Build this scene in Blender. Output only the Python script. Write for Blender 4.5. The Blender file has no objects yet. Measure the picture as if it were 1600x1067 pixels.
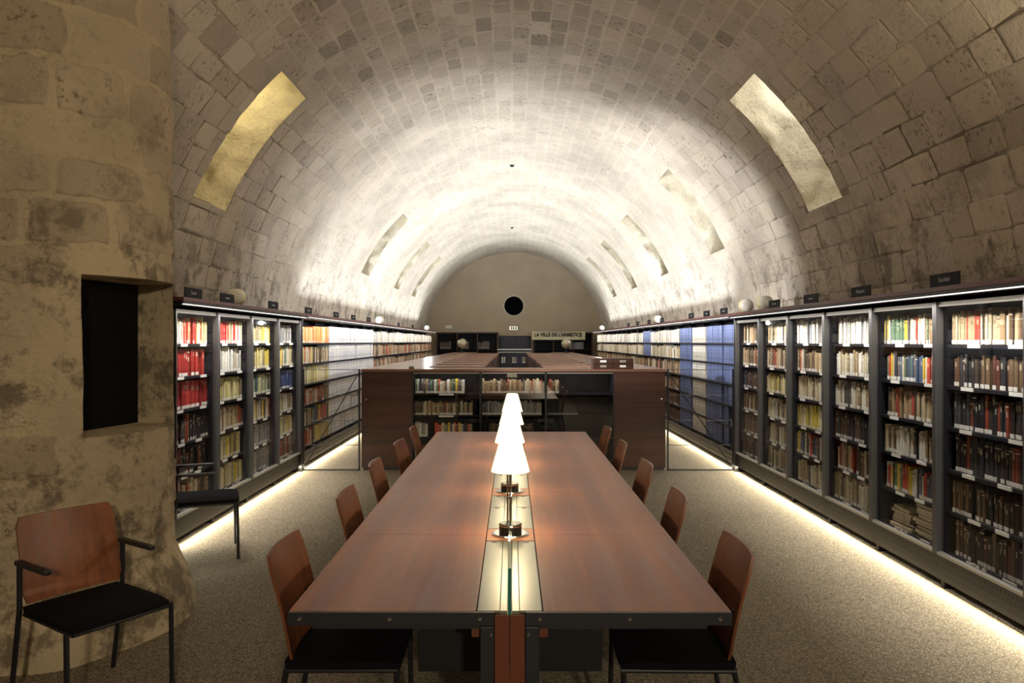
import bpy, bmesh, math, random
from mathutils import Vector, Matrix, noise
R = random.Random(7)
PI = math.pi
scene = bpy.context.scene
C = scene.collection
H, F = 1.65, 1150.0                      # eye height, focal length in pixels of the 1600x1067 frame

# ------------------------------------------------------------------ camera, world, exposure
cam_d = bpy.data.cameras.new('camera'); cam = bpy.data.objects.new('camera', cam_d); C.objects.link(cam)
cam.location = (0, 0, H); cam.rotation_euler = (PI/2, 0, 0)
cam_d.sensor_width = 36; cam_d.lens = 36*F/1600; cam_d.clip_start = 0.05
scene.camera = cam
w = bpy.data.worlds.new('world'); scene.world = w; w.use_nodes = True
w.node_tree.nodes['Background'].inputs[0].default_value = (1, .85, .65, 1)
w.node_tree.nodes['Background'].inputs[1].default_value = 0.02
vs = scene.view_settings
vs.view_transform = 'Standard'; vs.look = 'None'; vs.gamma = 1; vs.use_curve_mapping = False
vs.exposure = 0.16
scene.cycles.sample_clamp_indirect = 3
scene.cycles.max_bounces = 10; scene.cycles.transparent_max_bounces = 24

# room measures
X0, ZC, VR = .07, 1.72, 3.37             # axis, springing height and radius of the barrel vault
XR, XL = 2.85, -2.69                     # fronts of the bookcases
YB, YE = -4.0, 28.5                      # back and end of the hall
PITCH = .88
Y1 = 9.33                                # where glazed bookcases give way to open ones

def area(name, loc, sx, sy, power, col, direction, spread=PI):
    l = bpy.data.lights.new(name, 'AREA'); l.shape = 'RECTANGLE'; l.size = sx; l.size_y = sy
    l.energy = power; l.color = col; l.spread = spread
    o = bpy.data.objects.new(name, l); C.objects.link(o); o.location = loc
    d = Vector(direction).normalized()
    yv = Vector((1, 0, 0)) if abs(d.y) > .9 else Vector((0, 1, 0))
    # local X of the lamp runs along world Y (the length of the hall), -Z along direction
    z = -d; x = (yv - z*yv.dot(z)).normalized(); y = z.cross(x)
    o.rotation_euler = Matrix((x, y, z)).transposed().to_euler()
    return o
WARM, NEUT, COOL = (1, .83, .58), (1, .94, .84), (.93, .96, 1)
# led strips under the cornices: glazed runs and open runs
area('cornice_led_glazed_right', (XR-.072, (3.17+Y1)/2, 1.938), Y1-3.17, .012, 58, NEUT, (.22, 0, -1), 1.5)
area('cornice_led_glazed_left', (XL+.072, (5.84+Y1)/2, 1.938), Y1-5.84, .012, 34, NEUT, (-.22, 0, -1), 1.5)
area('cornice_led_open_right', (XR-.10, (25.2+Y1)/2, 1.95), 25.2-Y1, .02, 75, NEUT, (.35, 0, -1), 2.7)
area('cornice_led_open_left', (XL+.10, (25.2+Y1)/2, 1.95), 25.2-Y1, .02, 70, NEUT, (-.35, 0, -1), 2.7)
# unseen light strips added on the cornices to wash the vault beyond the gates
for sx, x_, dx_ in (('right', XR+.36, -.75), ('left', XL-.36, .75)):
    area('added_vault_wash_'+sx, (x_, 18.2, 2.04), 14.2, .05, 310, (.88, .94, 1), (dx_, 0, 1), 2.5)
# led strips below the plinths
area('plinth_led_right', (XR+.012, (3.17+25.2)/2, .060), 22.0, .02, 190, (1, .86, .58), (-.9, 0, -.32))
area('plinth_led_left', (XL-.012, (5.84+25.2)/2, .060), 19.4, .02, 160, (1, .86, .58), (.9, 0, -.32))

# ------------------------------------------------------------------ materials
MATS = {}
def mat(name, col=(.5, .5, .5), rough=.5, metal=0, spec=.5, build=None):
    m = bpy.data.materials.new(name); m.use_nodes = True
    nt = m.node_tree; b = nt.nodes['Principled BSDF']
    b.inputs['Base Color'].default_value = (*col, 1); b.inputs['Roughness'].default_value = rough
    b.inputs['Metallic'].default_value = metal; b.inputs['Specular IOR Level'].default_value = spec
    if build: build(nt, b)
    MATS[name] = m
    return m
def N(nt, t, **kw):
    n = nt.nodes.new(t)
    for k, v in kw.items():
        if k in n.inputs: n.inputs[k].default_value = v
        else: setattr(n, k, v)
    return n
def L(nt, a, b): nt.links.new(a, b)
def ramp(nt, src, stops):
    r = nt.nodes.new('ShaderNodeValToRGB'); e = r.color_ramp.elements
    e[0].position, e[0].color = stops[0][0], (*stops[0][1], 1)
    e[1].position, e[1].color = stops[-1][0], (*stops[-1][1], 1)
    for p, c in stops[1:-1]:
        q = e.new(p); q.color = (*c, 1)
    L(nt, src, r.inputs[0]); return r.outputs[0]
def mixc(nt, f, a, b, mode='MIX'):
    m = nt.nodes.new('ShaderNodeMix'); m.data_type = 'RGBA'; m.blend_type = mode
    for s, v in ((m.inputs[0], f), (m.inputs[6], a), (m.inputs[7], b)):
        if hasattr(v, 'links'): L(nt, v, s)
        elif isinstance(v, tuple): s.default_value = (*v, 1)
        else: s.default_value = v
    return m.outputs[2]
def pos(nt, kind='Object'):
    if kind == 'World': return N(nt, 'ShaderNodeNewGeometry').outputs['Position']
    return N(nt, 'ShaderNodeTexCoord').outputs[kind]
def nz(nt, vec, scale, detail=4, rough=.6, out='Fac', mapscale=None):
    if mapscale:
        mp = N(nt, 'ShaderNodeMapping'); mp.inputs['Scale'].default_value = mapscale; L(nt, vec, mp.inputs[0]); vec = mp.outputs[0]
    n = N(nt, 'ShaderNodeTexNoise', Scale=scale, Detail=detail, Roughness=rough); L(nt, vec, n.inputs['Vector']); return n.outputs[out]
def bump(nt, b, h, strength, dist):
    n = N(nt, 'ShaderNodeBump', Strength=strength, Distance=dist); L(nt, h, n.inputs['Height']); L(nt, n.outputs[0], b.inputs['Normal'])

def stone_build(tint, attr=True, pit=.35, joint_shade=False):
    def f(nt, b):
        p = pos(nt, 'World')
        big = ramp(nt, nz(nt, p, 1.1, 4), [(.3, tuple(.78*x for x in tint)), (.55, tint), (.75, tuple(min(1, 1.12*x) for x in tint))])
        if attr:
            a = N(nt, 'ShaderNodeAttribute', attribute_name='Col')
            big = mixc(nt, 1.0, big, a.outputs['Color'], 'MULTIPLY')
        fine = nz(nt, p, 22, 6, .72)
        pits = ramp(nt, fine, [(.36, (.42, .38, .33)), (.46, (1, 1, 1))])
        patch = ramp(nt, nz(nt, p, 2.3, 3), [(.45, (0, 0, 0)), (.62, (pit*2,)*3)])
        c = mixc(nt, patch, big, mixc(nt, 1.0, big, pits, 'MULTIPLY'))
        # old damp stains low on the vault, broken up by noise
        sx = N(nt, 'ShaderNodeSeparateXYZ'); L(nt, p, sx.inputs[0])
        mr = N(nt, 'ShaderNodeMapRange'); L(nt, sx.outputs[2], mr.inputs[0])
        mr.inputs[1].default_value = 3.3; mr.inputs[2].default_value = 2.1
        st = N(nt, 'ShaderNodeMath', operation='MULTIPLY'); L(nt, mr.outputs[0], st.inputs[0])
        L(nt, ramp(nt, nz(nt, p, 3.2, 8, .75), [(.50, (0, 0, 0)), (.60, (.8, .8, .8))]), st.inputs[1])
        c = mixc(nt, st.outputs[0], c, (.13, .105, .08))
        if joint_shade:  # joint shadow painted as darker mortar on the near lower sides
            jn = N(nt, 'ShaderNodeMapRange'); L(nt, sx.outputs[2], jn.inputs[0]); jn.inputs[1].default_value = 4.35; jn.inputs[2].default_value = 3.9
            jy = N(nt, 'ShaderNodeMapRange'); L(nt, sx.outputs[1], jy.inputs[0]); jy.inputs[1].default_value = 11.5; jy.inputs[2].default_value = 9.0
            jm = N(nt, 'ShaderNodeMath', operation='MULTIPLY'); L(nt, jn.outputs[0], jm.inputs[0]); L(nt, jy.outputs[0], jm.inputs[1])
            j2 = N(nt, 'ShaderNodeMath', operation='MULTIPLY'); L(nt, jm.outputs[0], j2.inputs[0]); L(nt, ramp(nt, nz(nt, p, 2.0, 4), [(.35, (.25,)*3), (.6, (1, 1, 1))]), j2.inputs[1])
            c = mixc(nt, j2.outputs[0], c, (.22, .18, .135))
        L(nt, c, b.inputs['Base Color'])
        hm = N(nt, 'ShaderNodeMath', operation='ADD'); L(nt, fine, hm.inputs[0]); L(nt, nz(nt, p, 6, 5), hm.inputs[1])
        bump(nt, b, hm.outputs[0], .7, .04)
    return f
mat('vault_stone', rough=.95, spec=.15, build=stone_build((.62, .555, .455), True, .6))
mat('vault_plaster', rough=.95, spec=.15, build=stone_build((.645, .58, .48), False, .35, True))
mat('pillar_plaster', rough=.95, spec=.15, build=stone_build((.58, .48, .325), False))
mat('pillar_stone', rough=.95, spec=.15, build=stone_build((.54, .455, .33), True, .6))
mat('slot_plaster', rough=.95, spec=.1, build=stone_build((.70, .64, .50), False, .3))
mat('end_plaster', (.46, .38, .28), .9, spec=.15, build=lambda nt, b: L(nt, ramp(nt, nz(nt, pos(nt, 'World'), .6, 3), [(.3, (.40, .33, .24)), (.7, (.50, .42, .31))]), b.inputs['Base Color']))
def floor_build(nt, b):
    p = pos(nt, 'World')
    v = N(nt, 'ShaderNodeTexVoronoi', Scale=165.0); L(nt, p, v.inputs['Vector'])
    sp = N(nt, 'ShaderNodeSeparateColor'); L(nt, v.outputs['Color'], sp.inputs[0])
    c = ramp(nt, sp.outputs[0], [(0, (.11, .09, .062)), (.3, (.22, .185, .13)), (.7, (.31, .265, .195)), (.93, (.52, .46, .36))])
    e = ramp(nt, v.outputs['Distance'], [(.35, (1, 1, 1)), (.8, (.62, .58, .52))])
    c = mixc(nt, 1.0, c, e, 'MULTIPLY')
    bigv = ramp(nt, nz(nt, p, .7, 4), [(.3, (.8, .8, .8)), (.7, (1.0, 1.0, 1.0))])
    L(nt, mixc(nt, 1.0, c, bigv, 'MULTIPLY'), b.inputs['Base Color'])
    bump(nt, b, v.outputs['Distance'], .35, .004)
mat('floor_aggregate', rough=.75, spec=.25, build=floor_build)
def wood(name, c0, c1, scale, rough, spec=.4, axis='Object'):
    def f(nt, b):
        p = pos(nt, axis)
        g = nz(nt, p, 1.0, 6, .65, mapscale=scale)
        big = nz(nt, p, 1.0, 2, .5, mapscale=tuple(x*.22 for x in scale))
        s = N(nt, 'ShaderNodeMath', operation='ADD'); L(nt, g, s.inputs[0]); L(nt, big, s.inputs[1])
        h = N(nt, 'ShaderNodeMath', operation='MULTIPLY'); L(nt, s.outputs[0], h.inputs[0]); h.inputs[1].default_value = .5
        L(nt, ramp(nt, h.outputs[0], [(.40, c0), (.60, c1)]), b.inputs['Base Color'])
        L(nt, ramp(nt, g, [(.3, (rough-.06,)*3), (.7, (rough+.08,)*3)]), b.inputs['Roughness'])
    return mat(name, c0, rough, spec=spec, build=f)
wood('table_wood', (.21, .074, .042), (.38, .160, .090), (26, 1.1, 26), .42)
wood('cabinet_wood', (.026, .0085, .0055), (.062, .021, .013), (1.5, 30, 34), .45)
wood('chair_wood', (.13, .040, .016), (.25, .086, .034), (28, 28, 2.2), .36)
wood('cornice_wood', (.10, .030, .022), (.17, .055, .038), (20, 1.5, 20), .42)
wood('low_case_wood', (.16, .075, .05), (.25, .13, .085), (1.5, 24, 24), .22, .6)
mat('dark_steel', (.026, .028, .036), .42, .3)
mat('black_steel', (.010, .010, .014), .45, .2)
mat('shelf_black', (.009, .009, .014), .55, spec=.25)
mat('post_grey', (.10, .10, .105), .4, .6)
mat('aluminium', (.42, .41, .39), .36, .8)
mat('flap_metal', (.27, .275, .235), .36, .7)
mat('chrome', (.75, .74, .72), .12, 1)
mat('black_fabric', (.006, .006, .008), .9, spec=.1, build=lambda nt, b: bump(nt, b, nz(nt, pos(nt), 260, 2), .3, .002))
mat('black_plastic', (.012, .012, .013), .4)
mat('white_card', (.72, .71, .68), .7)
mat('white_plastic', (.68, .66, .58), .45)
mat('yellow_glass', (.75, .62, .08), .3)
mat('niche_black', (.006, .006, .007), .9, spec=.1)
mat('sign_black', (.014, .014, .016), .7, spec=.2)
mat('banner_cloth', (.62, .56, .30), .8, build=lambda nt, b: L(nt, ramp(nt, nz(nt, pos(nt, 'World'), 7, 3), [(.35, (.66, .60, .28)), (.6, (.68, .66, .5))]), b.inputs['Base Color']))
mat('ink', (.04, .03, .025), .7)
mat('sign_text', (.42, .44, .46), .6)
mat('door_blue', (.02, .022, .045), .5)
mat('red_wood', (.13, .036, .017), .45)
mat('page_paper', (.62, .55, .42), .85)
mat('globe_metal', (.42, .38, .26), .3, .5)
mat('teal_edge', (.02, .17, .14), .15)
mat('void_black', (.003, .003, .004), .9, spec=0)
def attr_build(nt, b):
    a = N(nt, 'ShaderNodeAttribute', attribute_name='Col')
    v = ramp(nt, nz(nt, pos(nt, 'World'), 60, 3), [(.3, (.78, .78, .78)), (.7, (1.1, 1.1, 1.1))])
    L(nt, mixc(nt, 1.0, a.outputs['Color'], v, 'MULTIPLY'), b.inputs['Base Color'])
mat('book_cover', rough=.62, spec=.3, build=attr_build)
def perf_build(nt, b):
    p = pos(nt, 'Object'); s = N(nt, 'ShaderNodeSeparateXYZ'); L(nt, p, s.inputs[0])
    def m(op, a, bb=None):
        n = N(nt, 'ShaderNodeMath', operation=op)
        for i, v in enumerate((a, bb)):
            if v is None: continue
            if hasattr(v, 'links'): L(nt, v, n.inputs[i])
            else: n.inputs[i].default_value = v
        return n.outputs[0]
    row = m('DIVIDE', s.outputs[2], .044); ri = m('FLOOR', row)
    off = m('MULTIPLY', m('MODULO', ri, 2.0), .5)
    u = m('SUBTRACT', m('FRACT', m('ADD', m('ADD', m('DIVIDE', s.outputs[1], .036), 100.0), off)), .5)
    v = m('MULTIPLY', m('SUBTRACT', m('FRACT', row), .5), 1.22)
    d = m('SQRT', m('ADD', m('MULTIPLY', u, u), m('MULTIPLY', v, v)))
    k = m('LESS_THAN', d, .30)
    L(nt, mixc(nt, k, (.020, .0195, .021), (.001, .002, .002)), b.inputs['Base Color'])
mat('perforated_steel', rough=.5, metal=.2, build=perf_build)
def glass_mat(name, tint, base, f0=.02, rough=.02):
    m = bpy.data.materials.new(name); m.use_nodes = True; nt = m.node_tree
    nt.nodes.remove(nt.nodes['Principled BSDF'])
    t = N(nt, 'ShaderNodeBsdfTransparent'); t.inputs[0].default_value = (*tint, 1)
    g = N(nt, 'ShaderNodeBsdfGlossy', Roughness=rough)
    lw = N(nt, 'ShaderNodeLayerWeight', Blend=.5); mx = N(nt, 'ShaderNodeMixShader')
    pw = N(nt, 'ShaderNodeMath', operation='POWER'); L(nt, lw.outputs['Facing'], pw.inputs[0]); pw.inputs[1].default_value = 5
    fr = N(nt, 'ShaderNodeMath', operation='MULTIPLY_ADD'); L(nt, pw.outputs[0], fr.inputs[0]); fr.inputs[1].default_value = base; fr.inputs[2].default_value = f0
    L(nt, fr.outputs[0], mx.inputs[0]); L(nt, t.outputs[0], mx.inputs[1]); L(nt, g.outputs[0], mx.inputs[2])
    L(nt, mx.outputs[0], nt.nodes['Material Output'].inputs[0]); MATS[name] = m
glass_mat('pane_glass', (.96, .965, .97), .30)
glass_mat('cabinet_glass', (.94, .945, .95), .5, .07, .01)
glass_mat('divider_glass', (.88, .95, .91), .6)
def shade_build(nt, b):
    b.inputs['Emission Color'].default_value = (1, .86, .55, 1); b.inputs['Emission Strength'].default_value = 1.5
mat('lamp_shade', (.85, .80, .66), .5, build=shade_build)
def emit(name, col, s):
    mat(name, col, .5, build=lambda nt, b: (setattr(b.inputs['Emission Color'], 'default_value', (*col, 1)), setattr(b.inputs['Emission Strength'], 'default_value', s)))
emit('led_white', (1, .97, .92), 1.0)
emit('sign_glow', (.9, .92, .75), .6)

# ------------------------------------------------------------------ mesh helpers
class MB:
    def __init__(s): s.v = []; s.f = []; s.c = []
    def quad(s, pts, col=None):
        i = len(s.v); s.v += [tuple(p) for p in pts]; s.f.append(tuple(range(i, i+len(pts)))); s.c.append(col or (1, 1, 1)); return s
    def box(s, x0, x1, y0, y1, z0, z1, col=None, M=None):
        P = [(x, y, z) for z in (z0, z1) for y in (y0, y1) for x in (x0, x1)]
        if M is not None: P = [tuple(M @ Vector(p)) for p in P]
        i = len(s.v); s.v += P
        for q in ((0, 2, 3, 1), (4, 5, 7, 6), (0, 1, 5, 4), (2, 6, 7, 3), (0, 4, 6, 2), (1, 3, 7, 5)):
            s.f.append(tuple(i+k for k in q)); s.c.append(col or (1, 1, 1))
        return s
    def tube(s, pts, r, n=10, col=None):
        pts = [Vector(p) for p in pts]; i0 = len(s.v)
        for k, p in enumerate(pts):
            d = (pts[min(k+1, len(pts)-1)] - pts[max(k-1, 0)]).normalized()
            u = d.cross(Vector((0, 0, 1)) if abs(d.z) < .9 else Vector((1, 0, 0))).normalized(); w_ = d.cross(u)
            rr = r[k] if isinstance(r, (list, tuple)) else r
            s.v += [tuple(p + (u*math.cos(2*PI*a/n) + w_*math.sin(2*PI*a/n))*rr) for a in range(n)]
        for k in range(len(pts)-1):
            for a in range(n):
                b = (a+1) % n; i = i0+k*n
                s.f.append((i+a, i+b, i+n+b, i+n+a)); s.c.append(col or (1, 1, 1))
        for e in (tuple(i0+a for a in range(n))[::-1], tuple(i0+(len(pts)-1)*n+a for a in range(n))):
            s.f.append(e); s.c.append(col or (1, 1, 1))
        return s
    def lathe(s, prof, n=32, M=None, col=None, cap=True):
        i0 = len(s.v)
        for (r, z) in prof:
            for a in range(n):
                p = Vector((r*math.cos(2*PI*a/n), r*math.sin(2*PI*a/n), z))
                s.v.append(tuple(M @ p) if M is not None else tuple(p))
        for k in range(len(prof)-1):
            for a in range(n):
                b = (a+1) % n; i = i0+k*n
                s.f.append((i+a, i+b, i+n+b, i+n+a)); s.c.append(col or (1, 1, 1))
        if cap:
            for e in (tuple(i0+a for a in range(n))[::-1], tuple(i0+(len(prof)-1)*n+a for a in range(n))):
                s.f.append(e); s.c.append(col or (1, 1, 1))
        return s
    def mesh(s, name, m, colour=False):
        me = bpy.data.meshes.new(name); me.from_pydata(s.v, [], s.f); me.update()
        for mm in (m if isinstance(m, (list, tuple)) else [m]): me.materials.append(MATS[mm])
        if colour:
            a = me.color_attributes.new('Col', 'FLOAT_COLOR', 'CORNER')
            flat = []
            for f, c in zip(s.f, s.c): flat += [c[0], c[1], c[2], 1.0]*len(f)
            a.data.foreach_set('color', flat)
        return me
    def build(s, name, m, parent=None, colour=False, bevel=0, smooth=False, loc=None):
        o = bpy.data.objects.new(name, s.mesh(name, m, colour)); C.objects.link(o)
        if parent is not None: o.parent = parent
        if loc: o.location = loc
        if smooth:
            for p in o.data.polygons: p.use_smooth = True
        if bevel:
            b = o.modifiers.new('bevel', 'BEVEL'); b.width = bevel; b.segments = 2; b.limit_method = 'ANGLE'
        return o
def autosmooth(o, ang=35):
    for p in o.data.polygons: p.use_smooth = True
    o.data.set_sharp_from_angle(angle=math.radians(ang))
    return o
def tag(o, label=None, cat=None, group=None, kind=None):
    if label: o['label'] = label
    if cat: o['category'] = cat
    if group: o['group'] = group
    if kind: o['kind'] = kind
    return o
def empty(name, loc=(0, 0, 0), rz=0, label=None, cat=None, group=None, kind=None):
    o = bpy.data.objects.new(name, None); C.objects.link(o); o.location = loc; o.rotation_euler = (0, 0, rz); o.empty_display_size = .1
    return tag(o, label, cat, group, kind)
def copy_tree(o, parent=None):
    c = o.copy(); C.objects.link(c)
    if parent is not None: c.parent = parent
    for ch in o.children: copy_tree(ch, c)
    return c
ORD = ['first', 'second', 'third', 'fourth', 'fifth', 'sixth', 'seventh', 'eighth', 'ninth', 'tenth', 'eleventh', 'twelfth',
       'thirteenth', 'fourteenth', 'fifteenth', 'sixteenth', 'seventeenth', 'eighteenth', 'nineteenth', 'twentieth']
def nth(i):
    if i < 20: return ORD[i]
    n = i+1; return '%d%s' % (n, 'th' if 10 <= n % 100 <= 20 else {1: 'st', 2: 'nd', 3: 'rd'}.get(n % 10, 'th'))
def proj(p): return (800+F*p[0]/p[1], 533.5-F*(p[2]-H)/p[1])
def text(s, size, material, name, parent=None, M=None, fit=None):
    cu = bpy.data.curves.new('t', 'FONT'); cu.body = s; cu.size = size; cu.align_x = 'CENTER'; cu.align_y = 'CENTER'; cu.extrude = .0006; cu.offset = 0 if size < .1 else .009; cu.resolution_u = 2
    t = bpy.data.objects.new('t', cu); C.objects.link(t)
    bpy.context.view_layer.update()
    me = bpy.data.meshes.new_from_object(t.evaluated_get(bpy.context.evaluated_depsgraph_get())); bpy.data.objects.remove(t)
    if fit:
        xs = [v.co.x for v in me.vertices]; k = fit/(max(xs)-min(xs))
        for v in me.vertices: v.co.x *= k
    me.materials.clear(); me.materials.append(MATS[material])
    o = bpy.data.objects.new(name, me); C.objects.link(o); o['kind'] = 'stuff'
    if parent is not None: o.parent = parent
    if M is not None: o.matrix_local = M
    return o

# ------------------------------------------------------------------ the setting
fl = MB().quad([(-4.2, YB, 0), (4.2, YB, 0), (4.2, YE+.3, 0), (-4.2, YE+.3, 0)]).build('floor', 'floor_aggregate')
tag(fl, 'grey brown pebble aggregate floor of the hall', kind='structure')
def wallbox(name, x0, x1, y0, y1, z0, z1, m, label):
    return tag(MB().box(x0, x1, y0, y1, z0, z1).build(name, m), label, kind='structure')
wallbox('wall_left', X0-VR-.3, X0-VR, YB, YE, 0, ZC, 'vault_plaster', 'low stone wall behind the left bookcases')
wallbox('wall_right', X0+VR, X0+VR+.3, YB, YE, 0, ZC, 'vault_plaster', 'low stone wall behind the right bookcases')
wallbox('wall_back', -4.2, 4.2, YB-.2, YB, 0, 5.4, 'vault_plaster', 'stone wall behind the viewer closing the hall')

# barrel vault with window slots
T0, T1 = math.radians(23), math.radians(48)
SLOT_W = .80
slots = [('R', y) for y in (7.07, 10.97, 14.9, 18.65, 22.3)] + [('L', y) for y in (7.0, 14.8, 18.9, 22.2)]
def vp(t, y, r=VR): return (X0+r*math.cos(t), y, ZC+r*math.sin(t))
def in_slot(t, y, pad_t=0, pad_y=0):
    for s, ys in slots:
        a, b = (T0, T1) if s == 'R' else (PI-T1, PI-T0)
        if a-pad_t < t < b+pad_t and ys-pad_y < y < ys+SLOT_W+pad_y: return True
    return False
ts = sorted(set([round(i*PI/72, 6) for i in range(73)] + [round(x, 6) for x in (T0, T1, PI-T0, PI-T1)]))
ts = [t for i, t in enumerate(ts) if i == 0 or t-ts[i-1] > .004 or t in (round(T0, 6), round(T1, 6), round(PI-T0, 6), round(PI-T1, 6))]
ys = sorted(set([YB+i*.5 for i in range(66) if YB+i*.5 < YE] + [YE] + [round(y, 4) for _, y in slots] + [round(y+SLOT_W, 4) for _, y in slots]))
vm = MB(); idx = {}
for i, t in enumerate(ts):
    for j, y in enumerate(ys):
        idx[i, j] = len(vm.v); vm.v.append(vp(t, y))
for i in range(len(ts)-1):
    for j in range(len(ys)-1):
        if in_slot((ts[i]+ts[i+1])/2, (ys[j]+ys[j+1])/2): continue
        vm.f.append((idx[i, j], idx[i+1, j], idx[i+1, j+1], idx[i, j+1])); vm.c.append((1, 1, 1))
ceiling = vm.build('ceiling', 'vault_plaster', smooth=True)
tag(ceiling, 'stone barrel vault of the hall with narrow window slots', kind='structure')
def rough_patch(mb, f, nu, nv, amp):
    g = [[None]*(nv+1) for _ in range(nu+1)]
    for a in range(nu+1):
        for b in range(nv+1):
            p, nrm = f(a/nu, b/nv)
            e = 0 if a in (0, nu) or b in (0, nv) else amp
            q = Vector(p)+Vector(nrm)*e*(noise.noise(Vector(p)*4.5)+.6*noise.noise(Vector(p)*11))
            g[a][b] = len(mb.v); mb.v.append(tuple(q))
    for a in range(nu):
        for b in range(nv):
            mb.f.append((g[a][b], g[a+1][b], g[a+1][b+1], g[a][b+1])); mb.c.append((1, 1, 1))
DEP = .75
for s, y0 in slots:                                   # reveals of each window slot
    a, b = (T0, T1) if s == 'R' else (PI-T1, PI-T0)
    y1 = y0+SLOT_W; mb = MB()
    rough_patch(mb, lambda u, v: (vp(a+(b-a)*u, y1, VR+DEP*v), (0, -1, 0)), 26, 14, .07)
    rough_patch(mb, lambda u, v: (vp(a+(b-a)*u, y0, VR+DEP*v), (0, 1, 0)), 14, 6, .03)
    rough_patch(mb, lambda u, v: (vp(a, y0+SLOT_W*u, VR+DEP*v), (0, 0, 1)), 8, 6, .02)
    rough_patch(mb, lambda u, v: (vp(b, y0+SLOT_W*u, VR+DEP*v), (0, 0, -1)), 8, 6, .02)
    rough_patch(mb, lambda u, v: (vp(a+(b-a)*u, y0+SLOT_W*v, VR+DEP), (0, 0, 1)), 14, 8, .02)
    mb.build('slot_reveal', 'slot_plaster', ceiling, smooth=True)
# daylight lamps standing at the outer end of the two nearest shafts
for s, col, p in (('R', (1, .96, .88), 14), ('L', (1, .82, .42), 10)):
    y0 = [y for q, y in slots if q == s][0]
    t = (math.radians(44)) if s == 'R' else PI-math.radians(44)
    q = vp(t, y0+.22, VR+DEP-.07)
    d = Vector(vp(math.radians(30) if s == 'R' else PI-math.radians(30), y0+.8, VR+.15))-Vector(q)
    area('shaft_daylight_'+s, q, .3, .3, p, col, d)

# vault stones: courses run along the hall
PILLAR = (-2.72, 4.35)
def stone_poly(t, y, dt, dy, proud, rnd):
    """irregular eight-sided block lying on the vault surface (angle, length)"""
    out = []
    cut = .07+.12*rnd.random()
    ring = [(-1, -1+cut), (-1+cut, -1), (1-cut, -1), (1, -1+cut), (1, 1-cut), (1-cut, 1), (-1+cut, 1), (-1, 1-cut)]
    base = [(t+dt*(a+rnd.uniform(-.11, .09)), y+dy*(b+rnd.uniform(-.09, .07))) for a, b in ring]
    tilt_a, tilt_b = rnd.uniform(-.35, .35), rnd.uniform(-.35, .35)
    lo = [vp(a, b, VR+.02) for a, b in base]
    mid = [vp(a, b, VR-proud*(.45)) for a, b in base]
    hi = [vp(t+(a-t)*.88, y+(b-y)*.90, VR-proud*(1+tilt_a*(a-t)/dt+tilt_b*(b-y)/dy)) for a, b in base]
    return lo, mid, hi
def add_stone(mb, t, y, dt, dy, proud, col, rnd):
    lo, mid, hi = stone_poly(t, y, dt, dy, proud, rnd)
    i = len(mb.v); mb.v += lo+mid+hi
    for k in range(8):
        q = (k+1) % 8
        mb.f.append((i+k, i+q, i+8+q, i+8+k)); mb.f.append((i+8+k, i+8+q, i+16+q, i+16+k)); mb.c += [col, col]
    mb.f.append(tuple(i+16+k for k in range(8))); mb.c.append(col)
def trim(t0, t1, y0, y1):
    for s_, ys_ in slots:
        a, b = (T0, T1) if s_ == 'R' else (PI-T1, PI-T0)
        c, d = ys_, ys_+SLOT_W
        if t1 <= a or t0 >= b or y1 <= c or y0 >= d: continue
        opts = [(t0, t1, y0, min(y1, c)), (t0, t1, max(y0, d), y1), (t0, min(t1, a), y0, y1), (max(t0, b), t1, y0, y1)]
        t0, t1, y0, y1 = max(opts, key=lambda o: max(0, o[1]-o[0])*max(0, o[3]-o[2]))
    return (t0, t1, y0, y1) if (t1-t0)*VR > .05 and y1-y0 > .06 else None
stones = []
rs = random.Random(3)
t = math.radians(3.5)
while t < math.radians(176.5):
    deg = math.degrees(t); side = abs(deg-90) > 38
    dt = (rs.uniform(.22, .28) if side else rs.uniform(.185, .215))/VR/2
    tc = t+dt; t += 2*dt
    y = 2.2-rs.random()*.3
    while y < 27.8:
        ln = rs.uniform(.26, .50) if side else rs.uniform(.24, .38)
        yc = y+ln/2; y += ln
        q = trim(tc-dt, tc+dt, yc-ln/2, yc+ln/2)
        if q is None: continue
        tc_, dt_, yc, ln = (q[0]+q[1])/2, (q[1]-q[0])/2, (q[2]+q[3])/2, q[3]-q[2]
        if rs.random() < (0 if side and yc < 11 else .10): continue
        p = vp(tc_, yc)
        if (p[0]-PILLAR[0])**2+(p[1]-PILLAR[1])**2 < .55: continue
        far = yc > 12.5
        proud = rs.uniform(.002, .013) if side else rs.uniform(.001, .005)
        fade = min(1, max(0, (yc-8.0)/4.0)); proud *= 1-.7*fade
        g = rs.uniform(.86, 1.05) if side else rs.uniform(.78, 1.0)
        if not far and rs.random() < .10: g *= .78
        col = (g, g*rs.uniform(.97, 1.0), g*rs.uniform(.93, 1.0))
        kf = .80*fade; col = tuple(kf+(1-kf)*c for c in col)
        gap = rs.uniform(.003, .007) if side else rs.uniform(.008, .02)
        m = (p[0], p[1], p[2]); px, py = proj(m)
        vis = -10 < px < 1610 and -10 < py < 500 and not (px < 272)
        d = yc; size = (2*dt_*VR*F/d)*(ln*VR*F/d/d) if vis else 0
        stones.append((size, tc_, yc, dt_-gap/VR, ln/2-gap, proud, col, rs.random()))
stones.sort(key=lambda s: -s[0])
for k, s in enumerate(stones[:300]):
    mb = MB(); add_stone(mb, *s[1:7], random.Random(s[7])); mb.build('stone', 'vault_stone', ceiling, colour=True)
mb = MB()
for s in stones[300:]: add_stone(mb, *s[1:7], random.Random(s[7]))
tag(mb.build('far_stones', 'vault_stone', ceiling, colour=True), 'smaller plastered blocks covering the rest of the vault', kind='stuff')
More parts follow.
